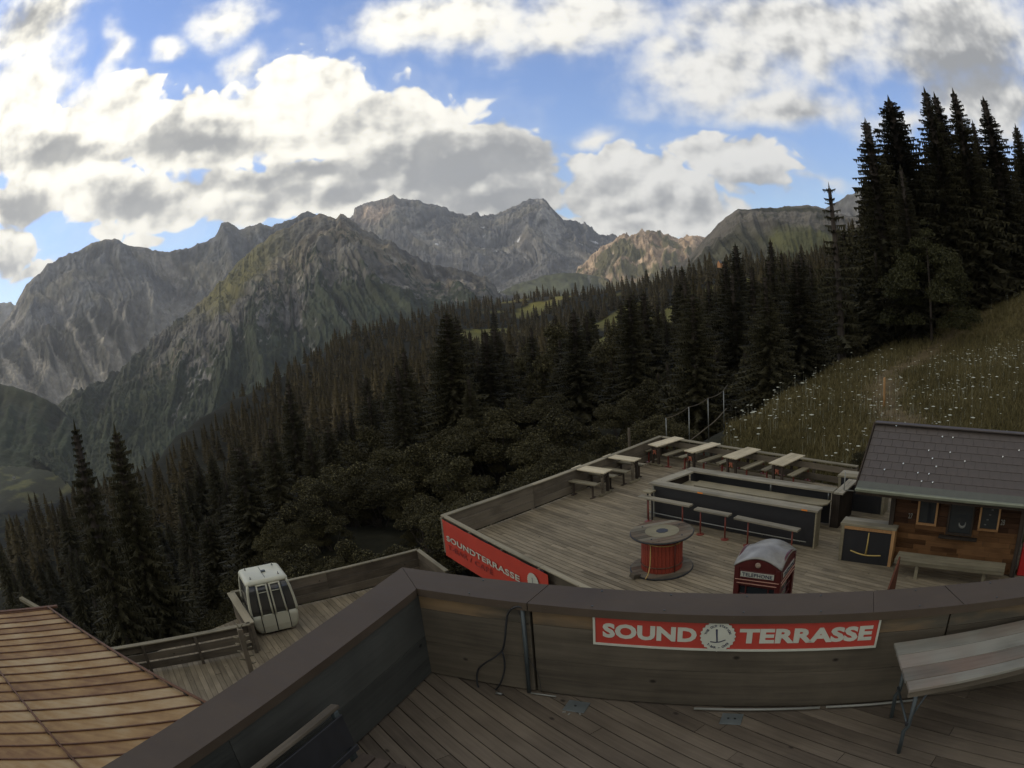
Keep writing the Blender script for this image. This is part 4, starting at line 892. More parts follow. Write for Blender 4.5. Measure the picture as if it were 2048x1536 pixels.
def glassmat(name, c, rough=0.08):
    m = Mat(name); m.col(c); m.rough(rough); m.b.inputs['Specular IOR Level'].default_value = 0.6; return m.m
GLASS = glassmat('dark_glass', (0.02, 0.024, 0.026))
def booth_roof():
    m = Mat('booth_roof_paint'); f = m.noise(m.coord(), 3.0, 5, 0.6); m.col(m.ramp(f, [(0.3, (0.13, 0.118, 0.095)), (0.7, (0.27, 0.26, 0.225))])); m.rough(0.35); return m.m
BROOF = booth_roof()
def rusty():
    m = Mat('rusty_roof_sheet'); v = m.coord((1, 1, 1)); f = m.noise(v, 1.1, 6, 0.65); st = m.noise(m.coord((1.2, 9, 1)), 1.0, 4, 0.6); big_ = m.noise(m.coord(kind='Generated'), 2.0, 2)
    k = m.math('ADD', m.math('MULTIPLY', f, 0.6), m.math('ADD', m.math('MULTIPLY', st, 0.35), m.math('MULTIPLY', m.math('SUBTRACT', m.rnd(), 0.5), 0.32)))
    m.col(m.ramp(k, [(0.28, (0.15, 0.072, 0.022)), (0.46, (0.26, 0.155, 0.055)), (0.66, (0.36, 0.265, 0.14))])); m.rough(0.8); m.bump(f, 0.2, 0.01); return m.m
RUSTY = rusty()
RUSTROD = flat('rust_rod', (0.10, 0.045, 0.022), 0.8, var=0.4, sc=8)

# clip a strip against a convex outline
def clip(poly, a, b):
    n = (-(b[1] - a[1]), b[0] - a[0]); out = []
    for i in range(len(poly)):
        p, q = poly[i], poly[(i + 1) % len(poly)]; dp = (p[0] - a[0]) * n[0] + (p[1] - a[1]) * n[1]; dq = (q[0] - a[0]) * n[0] + (q[1] - a[1]) * n[1]
        if dp >= 0: out.append(p)
        if (dp >= 0) != (dq >= 0): t = dp / (dp - dq); out.append((p[0] + (q[0] - p[0]) * t, p[1] + (q[1] - p[1]) * t))
    return out
def planked(name, outline, u, z, width, length, mat, gap=0.009, th=0.035, seed=1, label=None):
    """a floor of single planks laid along u, cut to a convex outline (anticlockwise)"""
    rng = random.Random(seed); base = outline[0]; rz = math.atan2(u[1], u[0])
    root = bpy.data.objects.new(name, None); COL.objects.link(root); root.location = (base[0], base[1], z); root.rotation_euler = (0, 0, rz); root['kind'] = 'structure'
    c, s = math.cos(-rz), math.sin(-rz)
    loc = [((p[0] - base[0]) * c - (p[1] - base[1]) * s, (p[0] - base[0]) * s + (p[1] - base[1]) * c) for p in outline]
    x0, x1 = min(p[0] for p in loc), max(p[0] for p in loc); y0, y1 = min(p[1] for p in loc), max(p[1] for p in loc)
    # joists and dark void under the boards
    bm = bmesh.new(); bm_prism(bm, loc, -0.30, -th - 0.02); obj('joists', bm, DARKW, root)
    y = y0
    while y < y1:
        x = x0 - rng.random() * length
        while x < x1:
            L = length * rng.uniform(0.85, 1.15); strip = [(x, y), (x + L - 0.006, y), (x + L - 0.006, y + width - gap), (x, y + width - gap)]
            for i in range(len(loc)):
                strip = clip(strip, loc[i], loc[(i + 1) % len(loc)])
                if len(strip) < 3: break
            if len(strip) >= 3:
                mx_, my_ = sum(p[0] for p in strip) / len(strip), sum(p[1] for p in strip) / len(strip)
                if max(p[0] for p in strip) - min(p[0] for p in strip) > 0.03:
                    bm = bmesh.new(); dz = rng.uniform(-0.003, 0.002); bm_prism(bm, [(p[0] - mx_, p[1] - my_) for p in strip], -th + dz, dz); o = obj('plank', bm, mat, root); o.location = (mx_, my_, 0)
            x += L
        y += width
    return root

# ================================================================== the near terrace with its parapet
E1, E2v = (0.9165, -0.400), (-0.400, -0.9165)
NI = (-0.985, 5.56)                                  # inner corner of the capping
def NP(a, b, z): return Vector((NI[0] + E1[0] * a + E2v[0] * b, NI[1] + E1[1] * a + E2v[1] * b, z))
U = (0.573, -0.820)
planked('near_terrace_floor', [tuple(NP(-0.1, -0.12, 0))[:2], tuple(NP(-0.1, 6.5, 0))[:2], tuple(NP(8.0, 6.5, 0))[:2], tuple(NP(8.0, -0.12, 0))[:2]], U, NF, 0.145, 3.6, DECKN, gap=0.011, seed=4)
def parapet():
    o = empty('parapet', NP(0, 0, NF), 0, 'brown capped timber parapet wall running round the near terrace', 'wall'); rz = math.atan2(E1[1], E1[0]); o.rotation_euler = (0, 0, rz)
    zc = 1.0; w = 0.385                             # local frame: +x along the right leg, -y into the terrace, the left leg runs along -y
    segs = [(0.0, 1.09), (1.10, 4.70), (4.711, 8.2)]
    def cap(poly, lbl=None):
        bm = bmesh.new(); bm_prism(bm, poly, zc - 0.06, zc); c = obj('capping', bm, CAPM, o, label=lbl); return c
    cap([(-w, w), (0, 0), (1.05, 0), (1.10, w)]); cap([(1.108, w), (1.058, 0), (3.96, 0), (3.99, w)]); cap([(3.994, w), (3.964, 0), (4.83, 0), (4.70, w)]); cap([(4.71, w), (4.84, 0), (8.4, 0), (8.4, w)])
    cap([(-w, w - .006), (-w, -6.6), (0, -6.6), (0, -.006)])
    # folded drip edges just below the capping
    for (a, b, c_, d_) in [((0.012, -0.004), (1.052, -0.004), 0, 0), ((1.062, -0.004), (8.38, -0.004), 0, 0)]:
        bar('drip_edge', (a[0], a[1], zc - 0.037), (b[0], b[1], zc - 0.037), 0.008, 0.076, CAPM, o, 0)
    bar('drip_edge', (0.004, -0.03, zc - 0.037), (0.004, -6.6, zc - 0.037), 0.008, 0.076, CAPM, o, 0)
    for x in [0.5, 1.6, 2.2, 2.85, 3.5, 4.4, 5.2]:       # screws along the capping
        for y in (0.05, 0.33): q = box('screw', (x, y, zc + 0.003), (0.014, 0.014, 0.006), DSTEEL, o, 0)
    # boards of the right leg: two wide boards a bay, and the narrower left leg
    for x0, x1 in [(-0.068, 1.045), (1.070, 4.725), (4.745, 8.2)]:
        for k, (z0, z1) in enumerate([(0.02, 0.395), (0.398, 0.762), (0.765, 0.935)]):
            b = box('board', ((x0 + x1) / 2, 0.075 + (0.012 if x0 > 4.7 else 0), (z0 + z1) / 2), (x1 - x0, 0.045, z1 - z0), WALLN if k < 2 else WALLT, o, 0.003)
    for y0, y1 in [(0.050, -2.6), (-2.604, -6.5)]:
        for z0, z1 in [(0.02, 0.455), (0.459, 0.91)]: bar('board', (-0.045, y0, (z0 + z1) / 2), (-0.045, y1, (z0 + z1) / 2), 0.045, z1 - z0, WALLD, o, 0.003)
    box('backing_board', (1.06, 0.13, 0.46), (0.16, 0.03, 0.9), DARKW, o); box('backing_board', (4.735, 0.13, 0.46), (0.16, 0.03, 0.9), DARKW, o)
    # outer cladding and the storey below it
    for y in range(3):
        bar('board', (-0.33, 0.33, 0.78 - 0.31 * y), (8.2, 0.33, 0.78 - 0.31 * y), 0.03, 0.30, RAILW, o); bar('board', (-0.345, 0.3, 0.78 - 0.31 * y), (-0.345, -6.5, 0.78 - 0.31 * y), 0.03, 0.30, RAILW, o)
    bm = bmesh.new(); bm_box(bm, (4.0, -3.1, -1.9), (8.5, 6.7, 3.15)); obj('lower_storey', bm, DARKW, o)
    return o
parapet()
# steel post, cable and wire at the joint of the wall
WP = NP(0, -0.03, 0); 
def onwall(px, py, off=0.035):
    p = onv(px, py, (NP(0, 0, 0)[0] + 0.4 * (0.05 - off), NP(0, 0, 0)[1] + 0.9165 * (0.05 - off)), E1); return p
tag(tube('steel_post', [onwall(1044, 1212), onwall(1052, 1300), onwall(1058, 1384)], 0.019, DSTEEL), 'dark greenish steel rod standing at the joint of the parapet wall', 'post')
def smooth_pts(P, n=6):
    out = []
    for i in range(len(P) - 1):
        p0, p1, p2, p3 = P[max(i - 1, 0)], P[i], P[i + 1], P[min(i + 2, len(P) - 1)]
        for k in range(n):
            t = k / n; out.append(0.5 * ((2 * p1) + (-p0 + p2) * t + (2 * p0 - 5 * p1 + 4 * p2 - p3) * t * t + (-p0 + 3 * p1 - 3 * p2 + p3) * t ** 3))
    return out + [P[-1]]
cab = [(715, 690), (690, 682), (655, 695), (630, 730), (620, 800), (614, 870), (600, 935), (560, 975), (500, 1012), (462, 1045), (450, 1095), (458, 1150), (500, 1178), (545, 1180), (585, 1135), (608, 1070), (612, 1010), (600, 950)]
tag(tube('cable', smooth_pts([onwall(800 + x / 2.926, 980 + y / 2.926, 0.05 + 0.01 * (i % 3)) for i, (x, y) in enumerate(cab)]), 0.0095, BLACKR, seg=6), 'thick black cable looped down the parapet wall beside the steel rod', 'cable')
tag(tube('wire', smooth_pts([onwall(1036, 1222, .04), onwall(1050, 1260, .045), onwall(1054, 1310, .04), onwall(1075, 1345, .03), onwall(1083, 1384, .03)]), 0.003, BLACKR, seg=5), 'thin grey wire crossing the steel rod on the wall', 'wire')
a, b = at(992, 1386, NF + 0.02), at(1004, 1388, NF + 0.02)
tag(tube('cable_plug', [a, b], 0.012, STEEL), 'small grey plug lying at the foot of the looped cable', 'plug')
tag(tube('white_pipe', [at(1388, 1417, NF + .03), at(1500, 1419, NF + .03), at(1640, 1415, NF + .03)], 0.012, WHITEP), 'thin white pipe lying along the foot of the wall under the sign', 'pipe')
tag(tube('white_pipe', [at(1652, 1414, NF + .03), at(1740, 1409, NF + .03), at(1835, 1399, NF + .03)], 0.012, WHITEP), 'thin white pipe along the wall foot, ending under the grey table', 'pipe')
tag(tube('pipe_stub', [at(1062, 1386, NF + .02), at(1112, 1393, NF + .02)], 0.008, WHITEP), 'short thin white rod on the floor at the wall joint', 'rod')
def plate(px, py, w, d, lbl, holes):
    p = at(px, py, NF + 0.004); o = box('floor_plate', p, (w, d, 0.008), GREYPLATE, None, 0.002, math.atan2(E1[1], E1[0]) - 0.05); tag(o, lbl, 'hatch plate', 'metal plates set in the near terrace floor')
    for k in holes: h = box('bolt', (k, 0, 0.007), (0.018, 0.014, 0.008), BLACKP, o, 0)
    return o
plate(1153, 1413, 0.20, 0.17, 'square grey metal plate in the floor near the looped cable, shiny scraps at its edge', [-0.01])
for i, (x, y) in enumerate([(1128, 1424), (1138, 1428), (1160, 1428)]): tag(box('foil_scrap', at(x, y, NF + .006), (0.03, 0.012, 0.006), WHITEP, None, 0, i * 0.9), ['pale scrap left of the plate by the cable', 'pale scrap below the left corner of the plate by the cable', 'pale scrap below the right side of the plate by the cable'][i], 'scrap', None)
plate(1463, 1438, 0.19, 0.16, 'square grey metal plate with two bolts in the floor below the middle of the sign', [-0.03, 0.03])

# the red sign board
def sign():
    uu = E1; base = NP(0, -0.004, 0)
    L = onv(1185, 1258, base, uu); Rr = onv(1759, 1262, base, uu); w = (Rr - L).length; zt = onv(1185, 1230.5, base, uu)[2]; zb = onv(1185, 1289.5, base, uu)[2]; h = zt - zb
    o = empty('sound_sign', (L[0], L[1], zb), math.atan2(uu[1], uu[0]), 'long red SOUND TERRASSE sign with a white frame on the parapet wall', 'sign')
    box('panel', (w / 2, 0.03, h / 2), (w, 0.02, h), SIGNRED, o, 0.001)
    fr = 0.019
    for c, s in [((w / 2, 0.016, fr / 2), (w, 0.014, fr)), ((w / 2, 0.016, h - fr / 2), (w, 0.014, fr)), ((fr / 2, 0.016, h / 2), (fr, 0.014, h - 2 * fr)), ((w - fr / 2, 0.016, h / 2), (fr, 0.014, h - 2 * fr))]: box('frame', c, s, SIGNWHITE, o, 0.001)
    def X(px): p = onv(px, 1268, base, uu); return (p[0] - L[0]) * uu[0] + (p[1] - L[1]) * uu[1]
    fit_text('lettering', 'SOUND', X(1204), X(1393), 0.076, h - 0.076, 0.0185, SIGNWHITE, o, 0.045, 1.02)
    fit_text('lettering', 'TERRASSE', X(1479), X(1745), 0.076, h - 0.076, 0.0185, SIGNWHITE, o, 0.045, 1.02)
    badge(X(1436), h / 2, (X(1472) - X(1400)) / 2 * 0.97, 0.007, o, SIGNWHITE, INK)
sign()

def trestle_table():
    A = Vector((2.82, 3.79, NF)); rz = math.radians(-18.5); o = empty('trestle_table', A, rz, 'weathered grey folding table with flaking boards pushed against the parapet', 'table')
    Lx = 2.3; y = 0.0
    for k, wd in enumerate([0.20, 0.20, 0.185, 0.13]):
        box('plank', (Lx / 2 + (0.0 if k < 3 else 0.01), -y - wd / 2, 0.735), (Lx, wd - 0.006, 0.03), BENCHN, o, 0.004); y += wd
    box('apron', (Lx / 2, -0.66, 0.68), (Lx - 0.06, 0.03, 0.075), RAILW, o); box('apron', (Lx / 2, -0.06, 0.68), (Lx - 0.06, 0.03, 0.075), RAILW, o)
    for x in (0.12, 2.15):
        for yy in (-0.62, -0.10):
            t = tube('leg', [(x, yy, 0.70), (x + 0.03, yy, 0.30), (x, yy, 0.25), (x + 0.03, yy, 0.0)], 0.020, DSTEEL, o)
        tube('brace', [(x, -0.62, 0.34), (x, -0.10, 0.34)], 0.011, DSTEEL, o); tube('brace', [(x + .01, -0.62, 0.36), (x + 0.26, -0.45, 0.70)], 0.010, DSTEEL, o)
        box('hinge', (x + 0.01, -0.62, 0.33), (0.04, 0.03, 0.04), BLACKP, o)
trestle_table()
def dark_seat():
    A = at(664, 1407, NF + 0.86); o = empty('slatted_bench', (A[0], A[1], NF), math.atan2(E2v[1], E2v[0]), 'dark bench with a pale worn top rail standing in the shaded lower left corner', 'bench')
    bar('top_rail', (0, 0.03, 0.85), (1.7, 0.03, 0.85), 0.075, 0.028, RAILW, o, roll=0.2)
    bar('back_slat', (0.02, 0.10, 0.66), (1.68, 0.10, 0.66), 0.02, 0.28, BLACKP, o, roll=0.15); bar('back_slat', (0.02, 0.15, 0.50), (1.68, 0.15, 0.50), 0.02, 0.05, BLACKP, o, roll=0.15)
    for k in range(3): bar('seat_slat', (0.03, 0.24 + 0.13 * k, 0.44), (1.67, 0.24 + 0.13 * k, 0.44), 0.11, 0.03, DARKW, o)
    for x in (0.06, 1.6):
        bar('leg', (x, 0.05, 0.84), (x, 0.16, 0.0), 0.05, 0.05, DSTEEL, o); bar('leg', (x, 0.50, 0.43), (x, 0.50, 0.0), 0.05, 0.05, DSTEEL, o)
dark_seat()

# ================================================================== the big terrace below
CN = at(885, 1029, H + 0.80); CB = at(1322, 872.5, H + 0.76); CF = at(1716, 932, H + 0.76)
FD = unit(CN, at(1095, 1137, H + 0.80)); VL = (-U[1], U[0])
DECKO = [(CN[0], CN[1]), (CN[0] + FD[0] * 9.8, CN[1] + FD[1] * 9.8), (8.4, 5.6), (13.6, 10.6), (CF[0] + .05, CF[1] + .05), (CB[0], CB[1])]
planked('terrace_deck', DECKO, U, H, 0.145, 4.6, DECK, gap=0.016, seed=8)
def railing(name, P, Q, z0, h, label, grp, posts, boards=3, cap_w=0.15, inner=1, mats=(CAPW, RAILW), bgap=0.012, capz=0.035, brackets=()):
    """boarded railing from P to Q; boards on the side inner (+1 = left of P->Q)"""
    u = unit(P, Q); L = math.hypot(Q[0] - P[0], Q[1] - P[1]); o = empty(name, (P[0], P[1], z0), math.atan2(u[1], u[0]), label, 'railing', grp)
    n = max(1, round(L / 4.0)); 
    for k in range(n): box('cap_board', ((k + .5) * L / n, 0, h - capz / 2), (L / n - 0.004, cap_w, capz), mats[0], o)
    bh = (h - capz - 0.05) / boards
    for j in range(boards):
        for k in range(n): box('board', ((k + .5) * L / n, inner * 0.03, 0.05 + bh * (j + .5)), (L / n - 0.006, 0.03, bh - bgap), mats[1], o)
    for k in range(posts): x = 0.06 + (L - 0.12) * k / (posts - 1); box('post', (x, -inner * 0.04, (h - capz) / 2 - 0.15), (0.09, 0.09, h - capz + 0.27), mats[1], o)
    for x in brackets: box('bracket', (x, -inner * 0.075, h - 0.11), (0.16, 0.02, 0.13), BLACKP, o)
    return o
railing('timber_railing', CN, CB, H, 0.78, 'long boarded timber railing along the left side of the big terrace', None, 7, 3, 0.17, -1)
P2 = (CN[0] + FD[0] * 9.2, CN[1] + FD[1] * 9.2)
bx = [math.hypot(*(np.array(onv(x, y, CN, FD)[:2]) - np.array(CN[:2]))) for x, y in ((978, 1079), (1090, 1136))]
railing('timber_railing', CN, P2, H, 0.80, 'boarded front railing of the big terrace that carries the red banner', None, 7, 3, 0.13, 1, brackets=bx)
railing('low_timber_railing', CB, CF, H, 0.76, 'open two-board railing at the far side of the terrace by the meadow', None, 6, 2, 0.17, -1, bgap=0.14)
# wooden posts beyond
def post(px, py, pyt, d, label, r=0.055, mat=None):
    v = far(px, py, d); t = far(px, pyt, d); zg = min(float(ground(v[0], v[1])[0]), t[2] - 0.8)
    o = tube('wooden_post', [(v[0], v[1], zg - .2), (v[0], v[1], t[2] - .03), (v[0], v[1], t[2])], [r, r * .93, r * .75], mat or RAILW); tag(o, label, 'post'); return o
post(1259, 893, 856, 24.2, 'round grey post rising behind the left railing of the big terrace')
post(1768, 812, 755, 30, 'weathered brown post standing alone in the meadow beside the path', 0.06, ORANGEW)
def rope_fence():
    B = [at(1333, 872, H + 0.0), at(1379, 884, H + 0.0), far(1416, 852, 27.5), far(1448, 834, 29)]; T = [(1333, 836), (1378, 814), (1415, 796), (1445, 781)]
    B = [far(1333, 872, 25.6), far(1379, 884, 25.4), far(1417, 856, 26.8), far(1448, 838, 28.2)]
    tops = [far(T[i][0], T[i][1], math.hypot(B[i][0], B[i][1])) for i in range(4)]
    o = empty('rope_fence', B[1], 0, 'rope fence on four thin steel posts climbing behind the far railing', 'fence'); b0 = Vector(B[1])
    for i in range(4):
        q = Vector(B[i]) - b0; q2 = Vector((B[i][0], B[i][1], tops[i][2])) - b0
        tube('post', [q - Vector((0, 0, .5)), q2], 0.022, STEEL, o); 
    def sag(a, b, s): return [a.lerp(b, t) - Vector((0, 0, s * 4 * t * (1 - t))) for t in (0, .25, .5, .75)]
    TT = [Vector((B[i][0], B[i][1], tops[i][2])) - b0 for i in range(4)]; ex = far(1455, 770, 29) ; pts = []
    for i in range(3): pts += sag(TT[i], TT[i + 1], 0.07)
    tube('rope', pts + [TT[3], Vector(ex) - b0], 0.016, RAILW, o)
    lo = [Vector(far(x, y, d)) - b0 for x, y, d in [(1376, 884, 25.3), (1392, 872, 25.8), (1410, 858, 26.5), (1430, 842, 27.4), (1445, 826, 28.3), (1453, 817, 29)]]
    tube('rope', smooth_pts(lo, 3), 0.02, RAILW, o)
rope_fence()

def banner():
    P0 = (CN[0] + FD[1] * 0.105, CN[1] - FD[0] * 0.105)      # outer face of the front railing
    P0 = (CN[0] - 0.105 * -FD[1] * 1.0, CN[1] - 0.105 * FD[0]); base = P0
    def S(px, py): p = onv(px, py, base, FD); return (p[0] - base[0]) * FD[0] + (p[1] - base[1]) * FD[1], p[2]
    s0, z0 = S(885.5, 1042); s1, z1 = S(1097, 1145); _, zb = S(890, 1108); zt = (z0 + z1) / 2; h = zt - zb
    o = empty('red_banner', (base[0] + FD[0] * s0, base[1] + FD[1] * s0, zb), math.atan2(FD[1], FD[0]), 'red SOUNDTERRASSE banner hanging outside the front railing of the big terrace', 'banner'); w = s1 - s0
    nx, nz = 60, 14; V = []; 
    for i in range(nx + 1):
        for j in range(nz + 1): V.append((w * i / nx, 0.012 * math.sin(i * 0.55 + j * 0.2) * (0.3 + j / nz * 0.2) - 0.02, h * j / nz))
    Fa = [(i * (nz + 1) + j, (i + 1) * (nz + 1) + j, (i + 1) * (nz + 1) + j + 1, i * (nz + 1) + j + 1) for i in range(nx) for j in range(nz)]
    me = py_mesh('cloth', V, Fa, BANNERRED); c = bpy.data.objects.new('cloth', me); COL.objects.link(c); c.parent = o; sm = c.modifiers.new('thickness', 'SOLIDIFY'); sm.thickness = 0.006
    _, za = S(893, 1066.5); _, zbb = S(893, 1079.5); x0 = S(896, 1073)[0] - s0; x1 = S(1042, 1146)[0] - s0
    th = 0.16; zc = (za + zbb) / 2 - zb
    fit_text('lettering', 'SOUNDTERRASSE', x0, x1, zc - th / 2, zc + th / 2, -0.045, SIGNWHITE, o, 0.022, 1.05)
    x0 = S(899, 1095)[0] - s0; x1 = S(988, 1140)[0] - s0
    fit_text('lettering', 'T-BAR / CAFÉ', x0, x1, zc - 0.24 - th / 2, zc - 0.24 + th * 0.62, -0.043, DKRED, o, 0.004, 1.1)
    xb, zz = S(1069, 1160); badge(xb - s0, zz - zb - 0.04, 0.215, -0.045, o, SIGNWHITE, INK, False)
banner()

# ---- tables and benches at the far end
def picnic_table(P, u, L, Wd, label, grp, emblem=True):
    o = empty('narrow_table', (P[0], P[1], H), math.atan2(u[1], u[0]), label, 'table', grp)
    n = 3; w = Wd / n
    for k in range(n): box('plank', (0, -Wd / 2 + w * (k + .5), 0.755), (L, w - 0.004, 0.035), TABLEW, o, 0.003)
    box('apron', (0, 0, 0.71), (L * 0.9, 0.05, 0.05), DARKW, o)
    for x in (-L / 2 + 0.14, L / 2 - 0.14):
        box('leg', (x, -Wd * 0.28, 0.37), (0.09, 0.07, 0.735), DARKW if emblem else RAILW, o); box('leg', (x, Wd * 0.28, 0.37), (0.09, 0.07, 0.735), DARKW, o)
        box('foot', (x, 0, 0.04), (0.10, Wd * 1.25, 0.07), BENCHW, o); box('cross_rail', (x, 0, 0.62), (0.05, Wd * 0.8, 0.06), DARKW, o)
    if emblem:
        bm = bmesh.new(); 
        for (a, b) in [((-0.07, 0.05), (0.07, 0.05)), ((-0.06, -0.07), (-0.03, 0.02)), ((0.06, -0.07), (0.03, 0.02)), ((0, 0.0), (0, 0.08))]: bm_tube(bm, [(-L / 2 + 0.085, a[0], 0.5 + a[1]), (-L / 2 + 0.085, b[0], 0.5 + b[1])], 0.026, 6)
        obj('marker', bm, REDGREY, o)
    return o
def long_bench(P, u, L, label, grp, name='bench', w=0.26, z=0.46, posts='red', pm=None):
    o = empty(name, (P[0], P[1], H), math.atan2(u[1], u[0]), label, 'bench', grp)
    for k in range(2): box('seat_board', (0, -w / 4 + k * w / 2, z), (L, w / 2 - 0.005, 0.04), BENCHW, o, 0.003)
    for x in (-L / 2 + 0.2, L / 2 - 0.2):
        box('leg', (x, 0, (z - 0.02) / 2), (0.045, 0.05 if posts != 'red' else 0.05, z - 0.02), pm or REDPOST, o); box('foot', (x, 0, 0.012), (0.09, w * 0.9, 0.02), pm or REDPOST, o)
    return o
TB = [([(1143.4, 936.4), (1159.5, 930.6), (1223.3, 938.6), (1207.9, 945.9)], 'pale narrow table nearest the banner railing, first of the two set along it', 'first'),
      ([(1206.4, 913), (1219.6, 908.6), (1281.9, 915.9), (1267.9, 921.8)], 'pale narrow table by the left railing, farther of the two set along it', 'second'),
      ([(1295.8, 888.8), (1352.9, 872), (1372.7, 875.6), (1314.8, 891.7)], 'pale table in the far corner of the terrace, by the rope fence', 'corner'),
      ([(1368.2, 900.9), (1426.9, 883.5), (1446, 886.6), (1385.6, 904.1)], 'pale table second in the row behind the bar, right of the corner one', 'row second'),
      ([(1446.8, 912.7), (1499.5, 893.4), (1524.1, 896.9), (1471.4, 917.1)], 'pale table third in the row behind the bar', 'row third'),
      ([(1538.2, 925.9), (1585.7, 904.8), (1613.8, 909.2), (1564.6, 930.3)], 'pale table nearest the hut in the row behind the bar', 'row last')]
TG = 'narrow pale tables at the far end of the terrace'; BG = 'low benches beside the narrow tables'
for i, (q, lab, nm) in enumerate(TB):
    Q = [at(*p, H + 0.77) for p in q]; c = sum(Q, Vector()) / 4
    if i < 2: u = unit(Q[0], Q[3]); L = ((Q[3] - Q[0]).length + (Q[2] - Q[1]).length) / 2; Wd = (Q[1] - Q[0]).length * 1.25
    else: u = unit(Q[0], Q[1]); L = ((Q[1] - Q[0]).length + (Q[2] - Q[3]).length) / 2; Wd = (Q[3] - Q[0]).length * 1.18
    cc_ = Vector((c[0] - u[0] * L * 0.035, c[1] - u[1] * L * 0.035, 0)) if i >= 2 else c; picnic_table(cc_, u, L * (0.95 if i >= 2 else 1.04), Wd, lab, TG, i >= 2)
    nrm = (-u[1], u[0]); off = Wd / 2 + 0.24
    places = ['table nearest the banner railing', 'farther table by the left railing', 'corner table by the rope fence', 'second table of the row', 'third table of the row', 'table nearest the hut']
    for s in (-1, 1):
        e = {True: ('near side of the ', 'far side of the '), False: ('right side of the ', 'left side of the ')}[i < 2][0 if s < 0 else 1]
        long_bench((c[0] + nrm[0] * off * s, c[1] + nrm[1] * off * s), u, L * 0.92, 'low weathered bench on the ' + e + places[i], BG, pm=DARKW if i < 2 else None)

# ---- the island bar
def island_bar():
    A, B = at(1297, 966, H + 1.02), at(1636, 1023, H + 1.02); C, D = at(1382.5, 934, H + 1.02), at(1649, 992, H + 1.02)
    u = unit(A, B); v = (-u[1], u[0]); L = (Vector(B[:2]) - Vector(A[:2])).length; Wt = (C[0] - A[0]) * v[0] + (C[1] - A[1]) * v[1]; sk = (C[0] - A[0]) * u[0] + (C[1] - A[1]) * u[1]
    Ld = (D[0] - A[0]) * u[0] + (D[1] - A[1]) * u[1]
    o = empty('island_bar', (A[0], A[1], H), math.atan2(u[1], u[0]), 'long open island bar with pale board tops and black panels amid the terrace', 'bar counter'); w = 0.33; z = 1.0
    for k in range(2): box('top_board', (L / 2, w * (0.25 + 0.5 * k), z), (L, w / 2 - 0.004, 0.055), BARW, o)
    yb = Wt - w
    for k in range(2): box('top_board', ((Ld + sk) / 2 + 0.05, yb + w * (0.25 + 0.5 * k), z + 0.001), (Ld - sk + 0.1, w / 2 - 0.004, 0.055), BARW, o)
    for k in range(2): bar('top_board', (w * (0.25 + .5 * k) + .01, w + 0.004, z - 0.002), (sk + w * (0.25 + .5 * k), yb - 0.004, z - 0.002), w / 2 - 0.004, 0.05, BARW, o)
    for k in range(2): box('top_board', (Ld + 0.10 + 0.15 * k + 0.09, yb + 0.62, z - 0.012), (0.145, 1.25, 0.05), BARW, o, rot=0.0)
    # black fronts, wooden ends
    box('front_panel', (L / 2 + 0.04, 0.11, 0.485), (L - 0.22, 0.03, 0.93), BLACKP, o); box('back_panel', ((Ld + sk) / 2, yb + w - 0.10, 0.485), (Ld - sk - 0.1, 0.03, 0.93), BLACKP, o)
    box('inner_panel', (L / 2 + .04, 0.27, 0.485), (L - .3, 0.02, 0.93), DARKW, o); box('end_panel', (L - 0.055, 0.165, 0.483), (0.045, 0.30, 0.965), BENCHW, o, label='pale plank end of the front counter')
    box('end_panel', (Ld + 0.19, yb + 0.60, 0.48), (0.26, 1.15, 0.94), DARKW, o); bar('end_panel', (0.10, 0.13, 0.485), (sk + 0.06, yb + .1, 0.485), 0.03, 0.93, DARKW, o)
    box('post', (0.10, 0.115, 0.485), (0.06, 0.05, 0.965), WHITEP, o, label='pale post at the left end of the bar')
    # serving shelf along the back counter, and the lid across the left leg
    bm = bmesh.new(); x0, x1 = sk + 0.5, Ld + 0.05; y0 = yb - 0.42; P = [(x0, y0), (x1 - 0.25, y0), (x1 - 0.10, y0 + 0.05), (x1, y0 + 0.18), (x1, yb + 0.04), (x0, yb + 0.04)]; bm_prism(bm, P, 0.72, 0.76); obj('inner_shelf', bm, BENCHW, o)
    box('inner_shelf', (sk * .5 + 0.52, yb * .5 + .15, 0.74), (0.42, yb - .5, 0.035), BENCHW, o)
    for x in (0.62 * Ld, Ld - 0.05): tube('support', [(x, yb + 0.05, 0.76), (x, yb + 0.05, 0.975)], 0.028, STEEL, o)
    for px, py in ((1400, 991), (1608, 1034)):
        p = onv(px, py, A, u); x = (p[0] - A[0]) * u[0] + (p[1] - A[1]) * u[1]; box('sticker', (x, -0.003, z), (0.17, 0.004, 0.036), ORANGE, o, 0)
    # foot rail on brackets
    tube('foot_rail', [(0.05, -0.07, 0.20), (L - 0.25, -0.07, 0.20)], 0.016, WHITEP, o)
    for k in range(5): tube('rail_bracket', [(0.3 + k * (L - 0.8) / 4, 0.09, 0.10), (0.3 + k * (L - 0.8) / 4, -0.07, 0.19)], 0.010, STEEL, o)
    return A, u, v, L
BA, BU, BV, BLn = island_bar()
